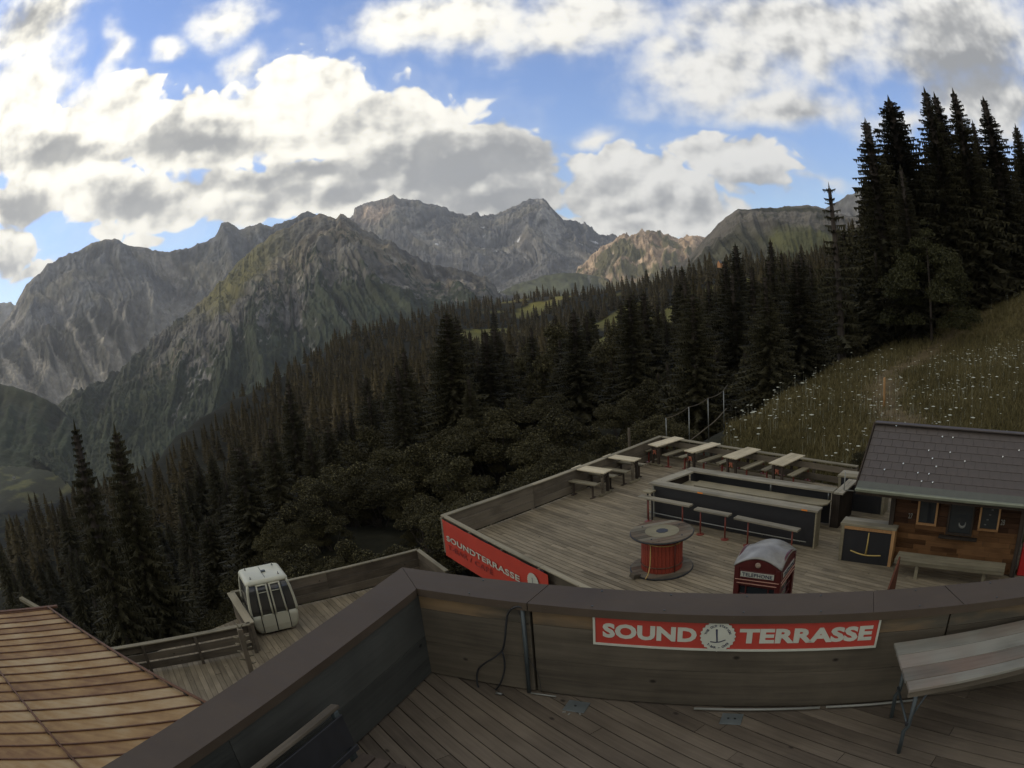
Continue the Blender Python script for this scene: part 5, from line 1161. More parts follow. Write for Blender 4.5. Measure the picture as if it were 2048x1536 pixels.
def bar_seat(q, posts, label):
    a, b, c = [at(*p, H + 0.72) for p in q]; u = unit(a, b); L = (b - a).length; w = 0.20; m = (a + b) / 2; n = (-u[1], u[0])
    o = empty('plank_bench', (m[0], m[1], H), math.atan2(u[1], u[0]), label, 'bench', 'plank seats on red posts in front of the bar')
    for k in range(2): box('seat_board', (0, -w / 4 + w / 2 * (k) - w * 0.2, 0.70), (L, w / 2 - 0.003, 0.05), BARW, o, 0.003)
    for px, py in posts:
        p = at(px, py, H); x = (p[0] - m[0]) * u[0] + (p[1] - m[1]) * u[1]; y = -w * 0.2
        tube('leg', [(x, y, 0.0), (x, y, 0.68)], 0.022, REDPOST, o); bm = bmesh.new(); bm_lathe(bm, [(0.001, 0), (0.11, 0.002), (0.11, 0.012), (0.03, 0.03), (0.024, 0.06), (0.001, 0.06)], 16); q_ = obj('base_plate', bm, REDPOST, o); q_.location = (x, y, 0)
bar_seat([(1281, 990), (1384, 1009), (1380, 1014)], [(1298, 1042), (1366, 1056)], 'longer plank seat at the left end of the bar front')
bar_seat([(1393, 1015), (1462, 1028), (1458, 1032)], [(1405, 1066), (1448, 1080)], 'short middle plank seat in front of the bar')
bar_seat([(1473, 1032), (1600, 1058), (1594, 1065)], [(1493, 1092), (1577, 1114)], 'longest plank seat, before the right end of the bar')
def end_seat():
    p = at(1298, 981, H + 0.85); o = empty('end_seat', (p[0], p[1], H), math.atan2(BU[1], BU[0]), 'small dark shelf seat at the left end of the bar, on two thin legs', 'bench')
    box('seat_board', (0, 0, 0.83), (0.30, 0.26, 0.04), BENCHW, o)
    for x in (-.05, .1): box('leg', (x, 0, 0.405), (0.04, 0.04, 0.81), BLACKP, o)
end_seat()

# ---- cable drum table
def drum():
    c = at(1321.5, 1127, H); o = empty('cable_drum', (3.15, 14.55, H), 0.15, 'big wooden cable drum with a red staved core and a rope, used as a table', 'cable drum')
    def disc(nm, z, R, t, m, seed):
        rng = random.Random(seed); n = 9; w = 2 * R / n
        for k in range(n):
            y0 = -R + k * w + 0.004; y1 = y0 + w - 0.008; P = []
            for j in range(13):
                yy = y0 + (y1 - y0) * j / 12; P.append((math.sqrt(max(R * R - yy * yy, 1e-6)), yy))
            P = P + [(-x, y) for x, y in P[::-1]]
            bm = bmesh.new(); bm_prism(bm, P, z, z + t + rng.uniform(-.002, .003)); obj('plank', bm, m, o)
    TOP = wood('drum_boards', (0.045, 0.038, 0.028), (0.20, 0.175, 0.125), 'X', 1.2, warm=(0.13, 0.075, 0.045)); RNG_ = wood('drum_ring', (0.15, 0.135, 0.085), (0.30, 0.265, 0.175), 'X', 1.0, knots=False)
    disc('top', 0.905, 0.735, 0.045, TOP, 1); disc('bottom', 0.0, 0.735, 0.045, TOP, 2)
    for z in (0.895, -0.004):
        bm = bmesh.new(); bm_tube(bm, [(0.738 * math.cos(a * math.pi / 32), 0.738 * math.sin(a * math.pi / 32), z + 0.025) for a in range(65)], 0.021, 6, False); obj('edge_band', bm, BLACKP, o, True)
    bm = bmesh.new(); bm_lathe(bm, [(0.001, 0.949), (0.40, 0.949), (0.40, 0.957), (0.001, 0.957)], 48); obj('ring', bm, RNG_, o, label='paler round board in the middle of the drum top')
    bm = bmesh.new(); bm_lathe(bm, [(0.001, 0.957), (0.15, 0.957), (0.14, 0.964), (0.001, 0.965)], 8); obj('hub_plate', bm, BLACKP, o)
    for a in (0.4, 2.2, 3.9, 5.3):
        bm = bmesh.new(); bm_lathe(bm, [(0.001, 0.949), (0.022, 0.949), (0.022, 0.962), (0.001, 0.965)], 8); q = obj('bolt', bm, BLACKP, o); q.location = (0.56 * math.cos(a), 0.56 * math.sin(a), 0)
    n = 34
    for k in range(n):
        a = 2 * math.pi * k / n; q = box('stave', (0.475 * math.cos(a), 0.475 * math.sin(a), 0.475), (0.03, 2 * math.pi * 0.475 / n - 0.004, 0.86), REDP, o, 0.003, a)
    for z in (0.20,):
        bm = bmesh.new(); bm_tube(bm, [(0.50 * math.cos(a * math.pi / 24), 0.50 * math.sin(a * math.pi / 24), z) for a in range(49)], 0.014, 6, False); obj('hoop', bm, RUSTROD, o, True)
    bm = bmesh.new(); pts = [Vector((0.505 * math.cos(a), 0.505 * math.sin(a), 0.80 - 0.05 * math.sin((a - 3.5) * 1.1))) for a in np.linspace(3.5, 6.1, 20)]
    bm_tube(bm, pts, 0.013, 6); bm_tube(bm, smooth_pts([Vector((-0.40, -0.31, 0.80)), Vector((-0.42, -0.36, 0.6)), Vector((-0.45, -0.42, 0.35)), Vector((-0.52, -0.50, 0.16)), Vector((-0.62, -0.58, 0.07))], 4), 0.014, 6); obj('rope', bm, ROPE, o, True)
    tube('rod', [(0.13, -0.505, 0.05), (0.13, -0.505, 0.88)], 0.009, BLACKP, o)
    g = box('wedge', (-0.62, -0.30, 0.06), (0.22, 0.16, 0.11), RAILW, None, 0.01, (0.2, 0.25, 0.6)); g.location = (3.15 - 0.72, 14.55 - 0.42, H + 0.085); tag(g, 'grey wooden chock leaning at the left foot of the cable drum', 'block')
drum()

# ---- telephone booth
def booth():
    F1 = at(1469, 1131, H + 2.1); F2 = at(1563, 1143, H + 2.1); u = unit(F1, F2); n = (-u[1], u[0]); w = (Vector(F2[:2]) - Vector(F1[:2])).length; d = 0.86
    c = Vector(F1[:2]) + Vector(u) * w / 2 + Vector(n) * d / 2; o = empty('telephone_booth', (c[0], c[1], H), math.atan2(u[1], u[0]), 'dark red telephone booth with a domed pale roof standing below the parapet', 'telephone booth')
    hw, hd = w / 2, d / 2; zt = 2.10
    box('plinth', (0, 0, 0.06), (w + 0.05, d + 0.05, 0.12), DSTEEL, o)
    for x in (-1, 1):
        for y in (-1, 1): box('corner_post', (x * (hw - 0.05), y * (hd - 0.05), 0.12 + (zt - 0.12) / 2), (0.10, 0.10, zt - 0.12), REDBOX, o, 0.008)
    def side(rot, width, door):
        R3 = Matrix.Rotation(rot, 3, 'Z'); hh = hd if door % 2 == 0 else hw
        def put_(nm, c, s, m, ch=0.003): q = box(nm, R3 @ Vector(c), s, m, o, ch, rot); return q
        put_('header', (0, -hh + 0.045, zt - 0.17), (width - 0.202, 0.07, 0.34), REDBOX); put_('kick_panel', (0, -hh + 0.05, 0.28), (width - 0.202, 0.05, 0.32), REDBOX)
        put_('glazing', (0, -hh + 0.055, 1.10), (width - 0.21, 0.008, 1.30), GLASS, 0)
        for k in range(9): put_('glazing_bar', (0, -hh + 0.045, 0.46 + k * 0.16), (width - 0.21, 0.022, 0.018), REDBOX)
        for k in (-1, 1): put_('glazing_bar', (k * (width / 2 - 0.22), -hh + 0.043, 1.10), (0.022, 0.024, 1.30), REDBOX)
        put_('sign_frame', (0, -hh + 0.004, zt - 0.13), (width * 0.76, 0.012, 0.125), REDBOX); pl = put_('sign_plate', (0, -hh - 0.004, zt - 0.13), (width * 0.71, 0.006, 0.095), SIGNWHITE, 0)
        e = bpy.data.objects.new('lettering', text_mesh('TELEPHONE', 1.0, 0.012, 1.05, 0.002)); COL.objects.link(e); me = e.data; co = np.zeros(len(me.vertices) * 3); me.vertices.foreach_get('co', co); co = co.reshape(-1, 3); mn, mx_ = co.min(0), co.max(0)
        q = np.empty_like(co); q[:, 0] = (co[:, 0] - mn[0]) / (mx_[0] - mn[0]) * width * 0.64 - width * 0.32; q[:, 2] = (co[:, 1] - mn[1]) / (mx_[1] - mn[1]) * 0.066 - 0.033; q[:, 1] = -0.006 - co[:, 2]; me.vertices.foreach_set('co', q.ravel()); me.materials.append(INK); e.parent = pl
        for k, dz in enumerate((0.235, 0.30)):
            put_('moulding', (0, -hh - 0.002, zt - dz), (width * (0.94 - 0.08 * k), 0.018, 0.013), flat_pale, 0.002)
    global flat_pale
    flat_pale = flat('worn_moulding', (0.36, 0.19, 0.13), 0.4, var=0.2)
    side(0, w, 0); side(math.pi / 2, d, 1); side(math.pi, w, 2); side(-math.pi / 2, d, 3)
    # segmental pediments and the domed roof
    bm = bmesh.new(); n_ = 18; hgt_ = 0.17
    for s in (-1, 1):
        P = [(hw * (-1 + 2 * k / n_), hgt_ * (1 - (-1 + 2 * k / n_) ** 2)) for k in range(n_ + 1)]; yy = s * (hd - 0.02)
        a = [bm.verts.new((x, yy - 0.02, zt + z)) for x, z in P]; b = [bm.verts.new((x, yy + 0.02, zt + z)) for x, z in P]
        bm.faces.new(a); bm.faces.new(b[::-1]); 
        for k in range(n_): bm.faces.new((a[k], a[k + 1], b[k + 1], b[k]))
        bm.faces.new((a[0], a[-1], b[-1], b[0]))
    for s in (-1, 1):
        P = [(hd * 0.95 * (-1 + 2 * k / n_), hgt_ * (1 - (-1 + 2 * k / n_) ** 2)) for k in range(n_ + 1)]; xx = s * (hw - 0.02)
        a = [bm.verts.new((xx - 0.018, y, zt + z)) for y, z in P]; b = [bm.verts.new((xx + 0.018, y, zt + z)) for y, z in P]
        bm.faces.new(a); bm.faces.new(b[::-1]); 
        for k in range(n_): bm.faces.new((a[k], a[k + 1], b[k + 1], b[k]))
        bm.faces.new((a[0], a[-1], b[-1], b[0]))
    obj('pediment', bm, REDBOX, o)
    bm = bmesh.new(); N_ = 16; g = []
    for j in range(N_ + 1):
        for i in range(N_ + 1):
            a, b = -1 + 2 * i / N_, -1 + 2 * j / N_; g.append(bm.verts.new((a * (hw + 0.012), b * (hd + 0.012), zt + 0.012 + max(hgt_ * (1 - a * a), hgt_ * (1 - b * b)) * 0.75 + 0.30 * hgt_ * (1 - a * a) * (1 - b * b) + 0.25 * hgt_ * (1 - a * a) + 0.0 * hgt_)))
    for j in range(N_):
        for i in range(N_): k = j * (N_ + 1) + i; bm.faces.new((g[k], g[k + 1], g[k + N_ + 2], g[k + N_ + 1]))
    q = obj('roof', bm, BROOF, o, True); sm = q.modifiers.new('thickness', 'SOLIDIFY'); sm.thickness = 0.02; sm.offset = -1
    bm = bmesh.new(); bm_lathe(bm, [(0.001, 0), (0.052, 0.0), (0.045, 0.014), (0.001, 0.022)], 12); bmesh.ops.rotate(bm, cent=(0, 0, 0), matrix=Matrix.Rotation(math.pi / 2, 3, 'X'), verts=bm.verts); q = obj('crest', bm, flat('gilt_crest', (0.30, 0.22, 0.16), 0.4, var=.4, sc=30), o, label='small worn crest above the word plate'); q.location = (0, -hd - 0.002, zt + 0.055)
booth()

# ---- smaller counters
def counter(P, Q, depth, h, label, emblem=False, top=0.07):
    u = unit(P, Q); w = math.hypot(Q[0] - P[0], Q[1] - P[1]); o = empty('bar_counter', (P[0], P[1], H), math.atan2(u[1], u[0]), label, 'counter')
    for k in range(2): box('top_board', (w / 2, depth * (0.25 + 0.5 * k), h - 0.03), (w + 0.06, depth / 2 - 0.004, 0.055), BARW if k else BENCHW, o)
    box('front_panel', (w / 2, 0.05, (h - 0.06) / 2), (w - 0.16, 0.03, h - 0.07), BLACKP, o)
    box('side_post', (0.045, depth / 2, (h - 0.06) / 2), (0.09, depth - 0.02, h - 0.062), BENCHW, o); box('side_post', (w - 0.045, depth / 2, (h - 0.06) / 2), (0.09, depth - 0.02, h - 0.062), ORANGEW if emblem else BENCHW, o)
    if emblem:
        box('front_rail', (w / 2, 0.006, h - 0.10), (w - 0.18, 0.03, 0.07), ORANGEW, o)
        bm = bmesh.new(); bm_tube(bm, [(w * 0.52, 0.02, 0.80), (w * 0.515, 0.02, 0.50), (w * 0.505, 0.02, 0.25)], [0.016, 0.02, 0.028], 8); bm_tube(bm, smooth_pts([Vector((w * .505 - 0.43, 0.02, 0.30)), Vector((w * .505 - 0.2, 0.02, 0.245)), Vector((w * .505, 0.02, 0.225)), Vector((w * .505 + .2, 0.02, 0.235)), Vector((w * .505 + 0.42, 0.02, 0.26))], 4), 0.017, 8); obj('emblem', bm, GOLD, o, True, 'yellow wooden T-bar fixed upside down on the black panel')
    return o
counter(at(1675, 1121, H), at(1780, 1135, H), 0.45, 0.98, 'low counter with a yellow T-bar emblem on its black front, left of the hut bench', True)
c3 = at(1672, 1018, H); counter((c3[0], c3[1]), (c3[0] + BU[0] * 1.6, c3[1] + BU[1] * 1.6), 0.55, 1.02, 'small dark counter tucked behind the left end of the hut roof')

# ---- the hut
def hut():
    HU = (0.690, -0.7238); HV = (0.7238, 0.690); W0 = onv(1786, 1040, (8.67, 12.26), HU); W0 = Vector((W0[0], W0[1], H))
    rz = math.atan2(HU[1], HU[0]); o = empty('wooden_hut', W0, rz, 'small brown shingled hut with a tiled roof, windows and house numbers at the right', 'hut')
    L = 3.62; Dp = 2.26                              # local: x along the front, +y back into the hill
    def X(px, py): p = onv(px, py, (8.67, 12.26), HU); return (p[0] - W0[0]) * HU[0] + (p[1] - W0[1]) * HU[1], p[2] - H
    bm = bmesh.new(); bm_box(bm, (L / 2, Dp / 2 + 0.03, 1.07), (L, Dp, 2.14)); obj('wall', bm, DARKW, o)
    rng = random.Random(5)
    for r in range(17):
        x = -0.03 - rng.random() * 0.2; z = 0.03 + r * 0.125
        while x < L:
            w = rng.uniform(0.3, 0.95); a, b = max(x, -0.03), min(x + w - 0.006, L + 0.03)
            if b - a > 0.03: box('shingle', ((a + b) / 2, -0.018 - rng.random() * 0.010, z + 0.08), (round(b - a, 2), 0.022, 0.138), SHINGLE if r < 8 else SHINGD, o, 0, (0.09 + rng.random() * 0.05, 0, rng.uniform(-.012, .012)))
            x += w
    for x in (-0.03, L + 0.03): box('corner_board', (x, -0.03, 1.06), (0.13, 0.10, 2.12), DARKW, o)
    def window(x0, x1, zb, fm, lbl, stuff_=None):
        zt = 1.98; fw = 0.055; w = box('window', ((x0 + x1) / 2, -0.055, (zb + zt) / 2), (x1 - x0 - 0.04, 0.03, zt - zb - 0.04), GLASS, o, 0, label=lbl); hx, hz = (x1 - x0) / 2, (zt - zb) / 2
        for c, s in [((0, -0.02, -hz + fw / 2), (2 * hx, 0.05, fw)), ((0, -0.02, hz - fw / 2), (2 * hx, 0.05, fw)), ((-hx + fw / 2, -0.02, 0), (fw, 0.05, 2 * hz - 2 * fw)), ((hx - fw / 2, -0.02, 0), (fw, 0.05, 2 * hz - 2 * fw))]: box('frame', c, s, fm, w, 0.003)
        return w, hx, hz
    a, z = X(1833, 1046); b, _ = X(1873, 1049); window(a, b, z, ORANGEW, 'left window with a pale orange frame')
    a, z = X(1955, 1058); b, _ = X(1996, 1061); w3, hx, hz = window(a, b, z, ORANGEW, 'right window with a pale orange frame')
    for k in range(6): box('shelf_item', (-.1 + .05 * (k % 4), -0.017, -0.3 + 0.12 * k), (0.06, 0.004, 0.025), STEEL, w3, 0)
    a, z = X(1892, 1063); b, _ = X(1944, 1066); w2, hx, hz = window(a, b, z - 0.03, DARKW, 'middle window with a dark frame and a pale bowl behind it')
    bm = bmesh.new(); bm_tube(bm, [(0.09 * math.cos(t) + 0.06, -0.02, 0.09 * math.sin(t) - hz * 0.45) for t in np.linspace(math.pi * 0.95, math.pi * 2.15, 14)], [0.008, .014, .02, .026, .03, .033, .034, .033, .03, .026, .02, .016, .012, .008], 6)
    for v in bm.verts: v.co.y = -0.02 + (v.co.y + 0.02) * 0.2
    obj('bowl', bm, WHITEP, w2, True)
    box('window_sill', ((a + b) / 2, -0.10, z - 0.09), (b - a + 0.35, 0.14, 0.05), DARKW, o)
    for px, t in ((1822, '27'), (2006, '28')):
        p, zz = X(px, 1030 if t == '27' else 1043); fit_text('house_number', t, p - 0.06, p + 0.06, zz - 0.065, zz + 0.065, -0.06, WHITEP, o, 0.01)
    # roof: two slopes, tiles one by one on the one in view
    E0 = Vector((7.41, 12.73)) - Vector((W0[0], W0[1])); ex = E0[0] * HU[0] + E0[1] * HU[1]; ey = E0[0] * HV[0] + E0[1] * HV[1]; ze = 2.0; run = 1.565; rise = 1.10; RL = 6.0
    sl = math.atan2(rise, run); SL = math.hypot(run, rise)
    rf = bpy.data.objects.new('roof', bpy.data.meshes.new('roof')); bm = bmesh.new()
    a = [bm.verts.new((ex, ey, ze - 0.05)), bm.verts.new((ex + RL, ey, ze - 0.05)), bm.verts.new((ex + RL, ey + run, ze + rise - 0.05)), bm.verts.new((ex, ey + run, ze + rise - 0.05)), bm.verts.new((ex + RL, ey + 2 * run + .5, ze - .35)), bm.verts.new((ex, ey + 2 * run + .5, ze - .35))]
    bm.faces.new(a[:4]); bm.faces.new((a[3], a[2], a[4], a[5])); bmesh.ops.recalc_face_normals(bm, faces=bm.faces); bm.to_mesh(rf.data); bm.free(); rf.data.materials.append(TILE); COL.objects.link(rf); rf.parent = o
    sm = rf.modifiers.new('thickness', 'SOLIDIFY'); sm.thickness = 0.06; sm.offset = 0
    rows = 8; tw = 0.30; rl = (SL - 0.14) / rows
    for r in range(rows):
        s = 0.14 + rl * r; off = (r % 2) * tw / 2; k = 0
        while off + tw * k < RL - 0.02 + tw / 2:
            x0 = max(0.0, off - tw / 2 + tw * k); x1 = min(RL, off + tw / 2 + tw * k); k += 1
            if x1 - x0 < 0.05: continue
            q = box('tile', (ex + (x0 + x1) / 2, ey + math.cos(sl) * (s + rl / 2) - 0.01, ze - 0.015 + math.sin(sl) * (s + rl / 2)), (round(x1 - x0 - 0.008, 3), rl + 0.03, 0.018), TILE, rf, 0, (sl - 0.035 + rng.uniform(-.006, .006), 0, 0))
    rr = random.Random(3); studm = flat('bright_stud_metal', (0.66, 0.68, 0.64), 0.2, 0.8, var=0.3, sc=2); sb = bmesh.new(); bmesh.ops.create_icosphere(sb, subdivisions=1, radius=0.026); sme = bpy.data.meshes.new('snow_stud'); sb.to_mesh(sme); sb.free(); sme.materials.append(studm)
    for r in range(rows):
        s = 0.14 + rl * (r + 0.75)
        for k in range(int(RL / tw)):
            if rr.random() < 0.10 if r not in (1, 2) else rr.random() < 0.36:
                q = bpy.data.objects.new('snow_stud', sme); COL.objects.link(q); q.parent = rf; q.location = (ex + tw * (k + 0.5 + (r % 2) * .5), ey + math.cos(sl) * s - 0.01, ze + 0.012 + math.sin(sl) * s)
    bar('eave_flashing', (ex, ey + 0.02, ze + 0.03), (ex + RL, ey + 0.02, ze + 0.03), 0.22, 0.012, flat('eave_sheet', (0.075, 0.078, 0.060), 0.6), rf, 0, -sl * 0.0 + sl)
    tubeg = box('gutter', (ex + RL / 2, ey - 0.10, ze - 0.045), (RL, 0.11, 0.085), GUTTER, o, 0.02); box('fascia', (ex + RL / 2, ey - 0.02, ze - 0.10), (RL, 0.025, 0.16), DARKW, o)
    bar('barge_board', (ex - 0.025, ey, ze - 0.03), (ex - 0.025, ey + run, ze + rise - 0.03), 0.03, 0.16, DARKW, rf); bar('ridge_cap', (ex, ey + run, ze + rise + 0.02), (ex + RL, ey + run, ze + rise + 0.02), 0.2, 0.03, TILE, rf)
    # gable infill
    for x in (0.0, L):
        bm = bmesh.new(); v = [bm.verts.new((x, 0.05, 2.1)), bm.verts.new((x, Dp, 2.1)), bm.verts.new((x, run - 0.45, ze + rise - 0.15))]; bm.faces.new(v); obj('gable', bm, DARKW, o)
    a, z = X(2036, 1075); tube('downpipe', [(L + 0.10, -0.12, 0.0), (L + 0.12, -0.12, 1.6), (L + 0.15, -0.5, 1.95)], 0.018, STEEL, o)
    return W0, HU, HV
HW0, HU, HV = hut()
def hut_bench():
    a, b = at(1789, 1118, H + 0.47), at(2009, 1141, H + 0.47); u = HU; L = (b - a).length; o = empty('wall_bench', (a[0], a[1], H), math.atan2(u[1], u[0]), 'long plank bench along the front wall of the hut', 'bench')
    for k in range(3): box('seat_board', (L / 2, 0.07 + 0.165 * k, 0.45), (L, 0.16, 0.04), BENCHW, o)
    box('front_board', (L / 2, 0.01, 0.41), (L, 0.02, 0.09), BENCHW, o)
    for x in (0.62, L - 0.55): box('leg', (x, 0.12, 0.20), (0.09, 0.09, 0.41), BENCHW, o); bar('leg_brace', (x, 0.12, 0.28), (x, 0.42, 0.40), 0.05, 0.05, BENCHW, o)
hut_bench()
p = at(2046, 1150, H); q = box('red_box', (p[0] + .12, p[1] + .05, H + 0.35), (0.5, 0.4, 0.7), flat('bright_red_plastic', (0.42, 0.02, 0.018), 0.4), None, 0.02, -0.8); tag(q, 'bright red box cut off by the right edge beside the hut', 'box')
p = at(1782, 1182, H + 0.35)
def brown_board():
    p = Vector((7.05, 10.15, H)); o = empty('board_screen', p, math.atan2(HV[1], HV[0]), 'narrow reddish brown board seen edge on, its slanting top above the parapet', 'board')
    bm = bmesh.new(); P = [(0, 0), (0.75, 0), (0.75, 1.02), (0.0, 0.62)]; a = [bm.verts.new((x, -0.02, z)) for x, z in P]; b = [bm.verts.new((x, 0.02, z)) for x, z in P]; bm.faces.new(a); bm.faces.new(b[::-1])
    for k in range(4): bm.faces.new((a[k], a[(k + 1) % 4], b[(k + 1) % 4], b[k]))
    obj('board', bm, wood('redbrown_board', (0.08, 0.03, 0.018), (0.17, 0.07, 0.04), 'Z'), o)
brown_board()
a = onv(1691, 944, (7.41, 12.73), HV); b = onv(1688, 980, (7.41, 12.73), HV); c_ = onv(1708, 982, (7.41, 12.73), HV)
tag(tube('pipe_hook', [a, b, b.lerp(c_, .15), c_], 0.013, WHITEP), 'pale bent pipe hook hanging off the left end of the hut roof', 'pipe')

# ================================================================== lower deck at the left, the cabin and the rusty roof
LT = HL + 0.88
Ra, Rb, Rc, Rd, Re = at(180, 1303, LT), at(500, 1246, LT), at(461, 1184, LT), at(835, 1098, LT), at(893, 1141, LT)
planked('lower_deck', [(Ra[0] - 1, Ra[1] - .75), (-6.0, 8.0), (-1.0, 9.5), (Re[0], Re[1]), (Rd[0], Rd[1]), (Rc[0], Rc[1])], U, HL, 0.16, 4.2, DECK, seed=12)
railing('timber_railing', (Ra[0], Ra[1]), (Rb[0], Rb[1]), HL, 0.88, 'grey open boarded railing at the lower left, between rusty roof and peg post', 'railings of the lower left deck', 4, 3, 0.16, 1, bgap=0.05)
railing('timber_railing', (Rb[0], Rb[1]), (Rc[0], Rc[1]), HL, 0.88, 'short wide topped railing running back beside the white cabin', 'railings of the lower left deck', 2, 3, 0.24, 1)
railing('timber_railing', (Rc[0], Rc[1]), (Rd[0], Rd[1]), HL, 0.88, 'boarded railing of the lower deck behind the white cabin', 'railings of the lower left deck', 5, 3, 0.13, -1)
railing('timber_railing', (Rd[0], Rd[1]), (Re[0], Re[1]), HL, 0.88, 'short boarded railing joining the lower deck corner to the big terrace', 'railings of the lower left deck', 2, 3, 0.13, -1)
def peg_post():
    b = at(504, 1347, HL); t = onv(481, 1257, b, (0.85, 0.53)); o = empty('peg_post', (b[0], b[1], HL), 0.3, 'grey timber post with pale round pegs on both sides beside the white cabin', 'post'); lean = (Vector(t[:2]) - Vector(b[:2])) * 0.6; hh = t[2] - HL
    c, s = math.cos(-0.3), math.sin(-0.3); lx, ly = lean[0] * c - lean[1] * s, lean[0] * s + lean[1] * c
    bar('shaft', (0, 0, 0), (lx, ly, hh), 0.15, 0.13, RAILW, o)
    for k, (z, sd_) in enumerate([(0.30, 1), (0.42, -1), (0.52, 1), (0.66, -1), (0.76, 1), (0.88, -1), (0.93, 1), (1.05, -1), (1.08, 1)]):
        f = z / hh if hh else 0; x, y = lx * f, ly * f; tube('peg', [(x + sd_ * 0.05, y, z), (x + sd_ * 0.20, y - 0.05, z + 0.06)], 0.020, CAPW, o)
    for k in (-1, 1): tube('peg', [(lx, ly, hh - .02), (lx + 0.08 * k + .03, ly, hh + 0.14)], 0.020, CAPW, o)
peg_post()
def gondola():
    a, b = at(521, 1273, HL + 0.02), at(597, 1256, HL + 0.02); u = unit(a, b); n = (-u[1], u[0]); wb = (b - a).length; c = (a + b) / 2 + Vector((n[0], n[1], 0)) * 0.55
    o = empty('ski_gondola', (c[0], c[1], HL), math.atan2(u[1], u[0]), 'old cream white ski lift cabin with dark windows on the lower deck', 'gondola cabin')
    prof = [(0.02, 0.80), (0.10, 0.96), (0.30, 1.10), (0.62, 1.18), (0.80, 1.19), (1.05, 1.16), (1.35, 1.09), (1.60, 0.99), (1.66, 0.96)]   # height, width factor
    hb = wb / 2 * 1.04; dp = 0.56
    def ring(z, f, rnd=0.09):
        hw, hd = hb * f, dp * (0.35 + 0.65 * f) * 0.98; P = []
        for sx_, sy_, a0 in ((1, 1, 0), (-1, 1, 90), (-1, -1, 180), (1, -1, 270)):
            for k in range(4): t = math.radians(a0 + 30 * k); P.append((sx_ * (hw - rnd) + rnd * math.cos(t), sy_ * (hd - rnd) + rnd * math.sin(t), z))
        return P
    def shell(nm, zz, m, grow=0.0, cap_=True):
        bm = bmesh.new(); R_ = [[bm.verts.new((p[0] * (1 + grow), p[1] * (1 + grow), p[2])) for p in ring(z, f)] for z, f in zz]
        for A_, B_ in zip(R_[:-1], R_[1:]):
            for k in range(16): bm.faces.new((A_[k], A_[(k + 1) % 16], B_[(k + 1) % 16], B_[k]))
        if cap_: bm.faces.new(R_[0][::-1]); bm.faces.new(R_[-1])
        return obj(nm, bm, m, o, True)
    f_at = lambda z: float(np.interp(z, [p[0] for p in prof], [p[1] for p in prof]))
    shell('lower_shell', [(z, f_at(z)) for z in (0.06, 0.12, 0.30, 0.50, 0.66)], CREAM)
    shell('windows', [(z, f_at(z) * 0.985) for z in (0.67, 0.85, 1.05, 1.30, 1.56)], glassmat('cabin_glass', (0.045, 0.044, 0.04), 0.12))
    shell('roof', [(1.55, f_at(1.55) * 1.03), (1.60, f_at(1.6) * 1.04), (1.65, f_at(1.65) * 1.0), (1.672, f_at(1.66) * 0.9)], CREAM)
    shell('underframe', [(0.0, 0.7), (0.06, 0.74)], BLACKP)
    for sx_ in (-1, 1):                              # curved corner pillars
        for sy_ in (-1, 1):
            tube('corner_pillar', [((hb * f_at(z) - 0.045) * sx_, (dp * (0.35 + 0.65 * f_at(z)) - 0.045) * sy_, z) for z in np.linspace(0.64, 1.58, 9)], 0.042, CREAM, o)
    # double door on the face toward the parapet, and its twin behind
    for sy_ in (-1, 1):
        def face(z, g=0.012): return sy_ * (dp * (0.35 + 0.65 * f_at(z)) * 0.98 + g)
        for s in (-1, 1):
            d = bpy.data.objects.new('door', bpy.data.meshes.new('door')); bm = bmesh.new(); x0, x1 = 0.02, 0.40; zs = [0.10, 0.3, 0.66]
            for k in range(2):
                v = [bm.verts.new((s * x, face(z), z)) for z in (zs[k], zs[k + 1]) for x in (x0, x1)]; bm.faces.new((v[0], v[1], v[3], v[2]))
            bm.to_mesh(d.data); bm.free(); d.data.materials.append(CREAM); COL.objects.link(d); d.parent = o; d.modifiers.new('t', 'SOLIDIFY').thickness = 0.015
            for xx in (x0 + 0.028, x1 - 0.028): tube('door_frame', [(s * (xx - (0.05 if xx > .2 else 0) * (z - .66)), face(z, 0.016), z) for z in (0.66, 0.9, 1.1, 1.35, 1.54)], 0.026, CREAM, d, 6)
            tube('door_frame', [(s * x0, face(1.53, .016), 1.53), (s * (x1 - .045), face(1.53, .016), 1.53)], 0.024, CREAM, d, 6); tube('door_frame', [(s * x0, face(1.33, .016), 1.33), (s * (x1 - .035), face(1.33, .016), 1.33)], 0.011, CREAM, d, 6)
            tube('door_seal', [(s * x1 * 1.02, face(z, .006), z) for z in (0.10, 0.3, 0.66, 1.0)] + [(s * (x1 - .02), face(1.5, .01), 1.5)], 0.014, BLACKR, d, 6)
        tube('door_seal', [(0, face(z, .012), z) for z in (0.10, 0.3, 0.66, 1.0, 1.3, 1.54)], 0.017, BLACKR, o, 6)
    for sx_ in (-1, 1):
        for sy_ in (-1, 1): bm = bmesh.new(); bm_lathe(bm, [(0.001, 1.66), (0.03, 1.66), (0.03, 1.70), (0.012, 1.71), (0.012, 1.75), (0.001, 1.75)], 8); q = obj('roof_bolt', bm, STEEL, o); q.location = (sx_ * hb * 0.68, sy_ * 0.36, -0.015)
    box('hanger_stub', (0.05, 0, 1.69), (0.13, 0.09, 0.05), DSTEEL, o); box('roof_seam', (0, 0, 1.674), (0.012, 0.86, 0.008), BLACKR, o, 0)
    box('seat', (0, 0.3, 0.42), (0.8, 0.2, 0.05), REDPOST, o)
gondola()
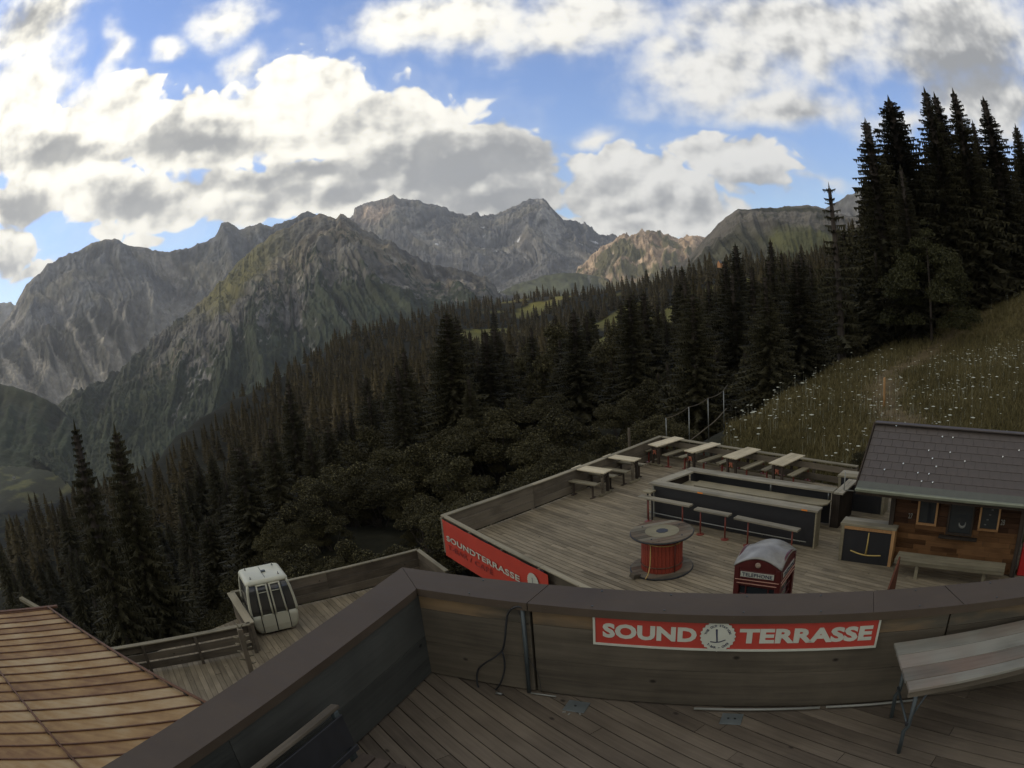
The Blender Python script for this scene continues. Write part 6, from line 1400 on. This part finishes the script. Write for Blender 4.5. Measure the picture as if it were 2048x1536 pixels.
def rusty_roof():
    zr = -5.3; P1, P2, TL = at(100, 1219, zr), at(412, 1409, -4.62), at(0, 1229, zr); er = unit(P1, P2); et = unit(TL, P1); n = 15; step = (P2 - P1).length / n
    o = empty('shed_roof', (P1[0], P1[1], zr), 0, 'rust stained sheet metal roof with dark battens in the lower left corner', 'roof')
    er3, et3 = (P2 - P1).normalized(), Vector((et[0], et[1], 0)); Wd = 8.0
    for k in range(n + 9):
        bm = bmesh.new(); a = er3 * step * k; b = er3 * step * (k + 1)
        for j in range(2):
            pass
        P = [a, b, b - et3 * Wd, a - et3 * Wd]; m_ = sum(P, Vector()) / 4; bm_prism(bm, [(p - m_)[:2] for p in P][::-1], -0.02, 0.0)
        for v_ in bm.verts: v_.co.z += (v_.co.dot(Vector((er[0], er[1], 0))) * 0 + next((p - m_).z for p in P if abs((p - m_).x - v_.co.x) < 1e-4 and abs((p - m_).y - v_.co.y) < 1e-4))
        q = obj('roof_sheet', bm, RUSTY, o); q.location = m_
        bar('batten', a + et3 * 0.06 + Vector((0, 0, .012)), a - et3 * Wd + Vector((0, 0, .012)), 0.02, 0.022, RUSTROD, o, 0)
    bar('edge_batten', er3 * -0.1 + et3 * 0.25 + Vector((0, 0, 0.03)), er3 * -0.1 - et3 * Wd + Vector((0, 0, 0.03)), 0.09, 0.05, RUSTROD, o)
    L = step * (n + 9); tube('edge_rod', [(er3 * L * t + et3 * -0.02 + Vector((0, 0, 0.06))) for t in (0, .5, 1)], 0.024, RUSTROD, o)
    sec = at(0, 1349, zr + 0.35) - P1; al = sec.dot(er3) ; # the second rod, parallel to the edge, lower on the sheets
    cr = er[0] * et[1] - er[1] * et[0]; t_ = (er[0] * sec[1] - er[1] * sec[0]) / cr
    base = et3 * t_
    tube('snow_rod', [base + er3 * L * t + Vector((0, 0, 0.07)) for t in (0, .5, 1)], 0.020, RUSTROD, o)
    for k in range(n + 9): box('rod_clip', base + er3 * step * k + Vector((0, 0, 0.04)), (0.10, 0.035, 0.06), BLACKP, o, 0, math.atan2(er[1], er[0])); box('rod_clip', er3 * step * k - et3 * 0.03 + Vector((0, 0, 0.04)), (0.08, 0.03, 0.05), BLACKP, o, 0, math.atan2(er[1], er[0]))
    w = [er3 * 0.5 - et3 * 0.5, er3 * L - et3 * 0.5, er3 * L - et3 * 7.5, er3 * 0.5 - et3 * 7.5]; bm = bmesh.new(); bm_prism(bm, [p[:2] for p in w][::-1], -5.5, -0.15)
    for v_ in bm.verts:
        if v_.co.z > -1: v_.co.z += Vector((v_.co.x, v_.co.y)).dot(Vector(er)) * er3.z
    obj('wall', bm, DARKW, o)
    tag(bar('beam_end', at(42, 1197, -5.45), at(96, 1228, -5.45), 0.12, 0.08, BENCHW), 'grey plank end sticking out above the rusty roof', 'plank')
rusty_roof()

# ---- far-off buildings: hut in the forest, red roof on the slope, village houses in the valley
def house(p, w, d, h, rz, wallm, roofm, label, cat='house', grp=None):
    o = empty('house', p, rz, label, cat, grp)
    bm = bmesh.new(); bm_box(bm, (0, 0, h / 2), (w, d, h)); v = [bm.verts.new(q) for q in ((-w / 2, -d / 2, h), (-w / 2, d / 2, h), (-w / 2, 0, h * 1.5), (w / 2, -d / 2, h), (w / 2, d / 2, h), (w / 2, 0, h * 1.5))]; bm.faces.new(v[:3]); bm.faces.new(v[3:]); obj('wall', bm, wallm, o)
    bm = bmesh.new(); e = w * 0.56; f = d * 0.62
    v = [bm.verts.new(q) for q in ((-e, -f, h * 0.9), (e, -f, h * 0.9), (e, 0, h * 1.53), (-e, 0, h * 1.53), (e, f, h * 0.9), (-e, f, h * 0.9))]; bm.faces.new((v[0], v[1], v[2], v[3])); bm.faces.new((v[3], v[2], v[4], v[5])); q = obj('roof', bm, roofm, o); q.modifiers.new('t', 'SOLIDIFY').thickness = 0.25
    for k in (-1, 1): box('window', (k * w * 0.22, -d / 2 - 0.02, h * 0.55), (w * 0.13, 0.05, h * 0.25), GLASS, o, 0)
    return o
WHW = flat('white_render', (0.45, 0.43, 0.38), 0.8); ORW = flat('orange_timber', (0.50, 0.24, 0.10), 0.8); GRF = flat('grey_roofing', (0.10, 0.10, 0.10), 0.7); RRF = flat('red_roofing', (0.22, 0.05, 0.03), 0.7)
v = far(1440, 531, 330); house((v[0], v[1], v[2] - 1.0), 1.7, 2.0, 2.4, 0.5, ORW, GRF, 'tiny orange timber hut glowing in the forest below the wooded knoll', 'hut')
for i, (px, py, d) in enumerate([(86, 1163, 1000), (28, 955, 1500), (118, 1085, 1150), (60, 1002, 1350), (95, 905, 1900), (20, 1075, 1050)]):
    v = at(px, py, -455); r = math.hypot(v[0], v[1]); 
    house((v[0], v[1], -462), 14, 11, 7, i * 0.7, WHW, GRF, ['pale house by the road in the valley, lowest of the scattered ones', 'pale house on the dark valley floor near the left edge', 'pale house on a valley meadow right of the road', 'small pale house amid dark valley woods', 'small pale house farthest up the valley', 'pale house at the left edge of the valley meadows'][i], 'house', 'scattered houses in the valley')

# ---- added, unseen cloud mass to keep the terrace in shade: high up to the left, outside the view, toward the sun
def cloud():
    c = Vector((-30, 210, -10)) + sd * 4200; bm = bmesh.new(); rng = random.Random(2)
    for k in range(26):
        a = rng.random() * 6.28; r = 430 * rng.random() ** 0.5; R_ = rng.uniform(130, 210)
        bmesh.ops.create_icosphere(bm, subdivisions=3, radius=R_, matrix=Matrix.Translation((r * math.cos(a), r * math.sin(a) * 1.3, 0)) @ Matrix.Diagonal((1, 1, 0.5, 1)))
    m = Mat('added_cloud_white'); m.col((0.85, 0.86, 0.88)); m.rough(1.0); q = obj('cloud', bm, m.m, None, True); q.location = c; q['kind'] = 'stuff'
cloud()

# ---- air between here and the peaks
hz = bmesh.new(); bm_box(hz, (0, 4000, 650), (26000, 17000, 2700)); m = bpy.data.materials.new('mountain_air'); m.use_nodes = True; t = m.node_tree; t.nodes.clear(); out = t.nodes.new('ShaderNodeOutputMaterial'); vv = t.nodes.new('ShaderNodeVolumePrincipled')
vv.inputs['Color'].default_value = (0.84, 0.89, 0.96, 1); vv.inputs['Density'].default_value = 4.4e-5; vv.inputs['Anisotropy'].default_value = 0.3; t.links.new(vv.outputs[0], out.inputs['Volume'])
q = obj('haze', hz, m); q['kind'] = 'stuff'
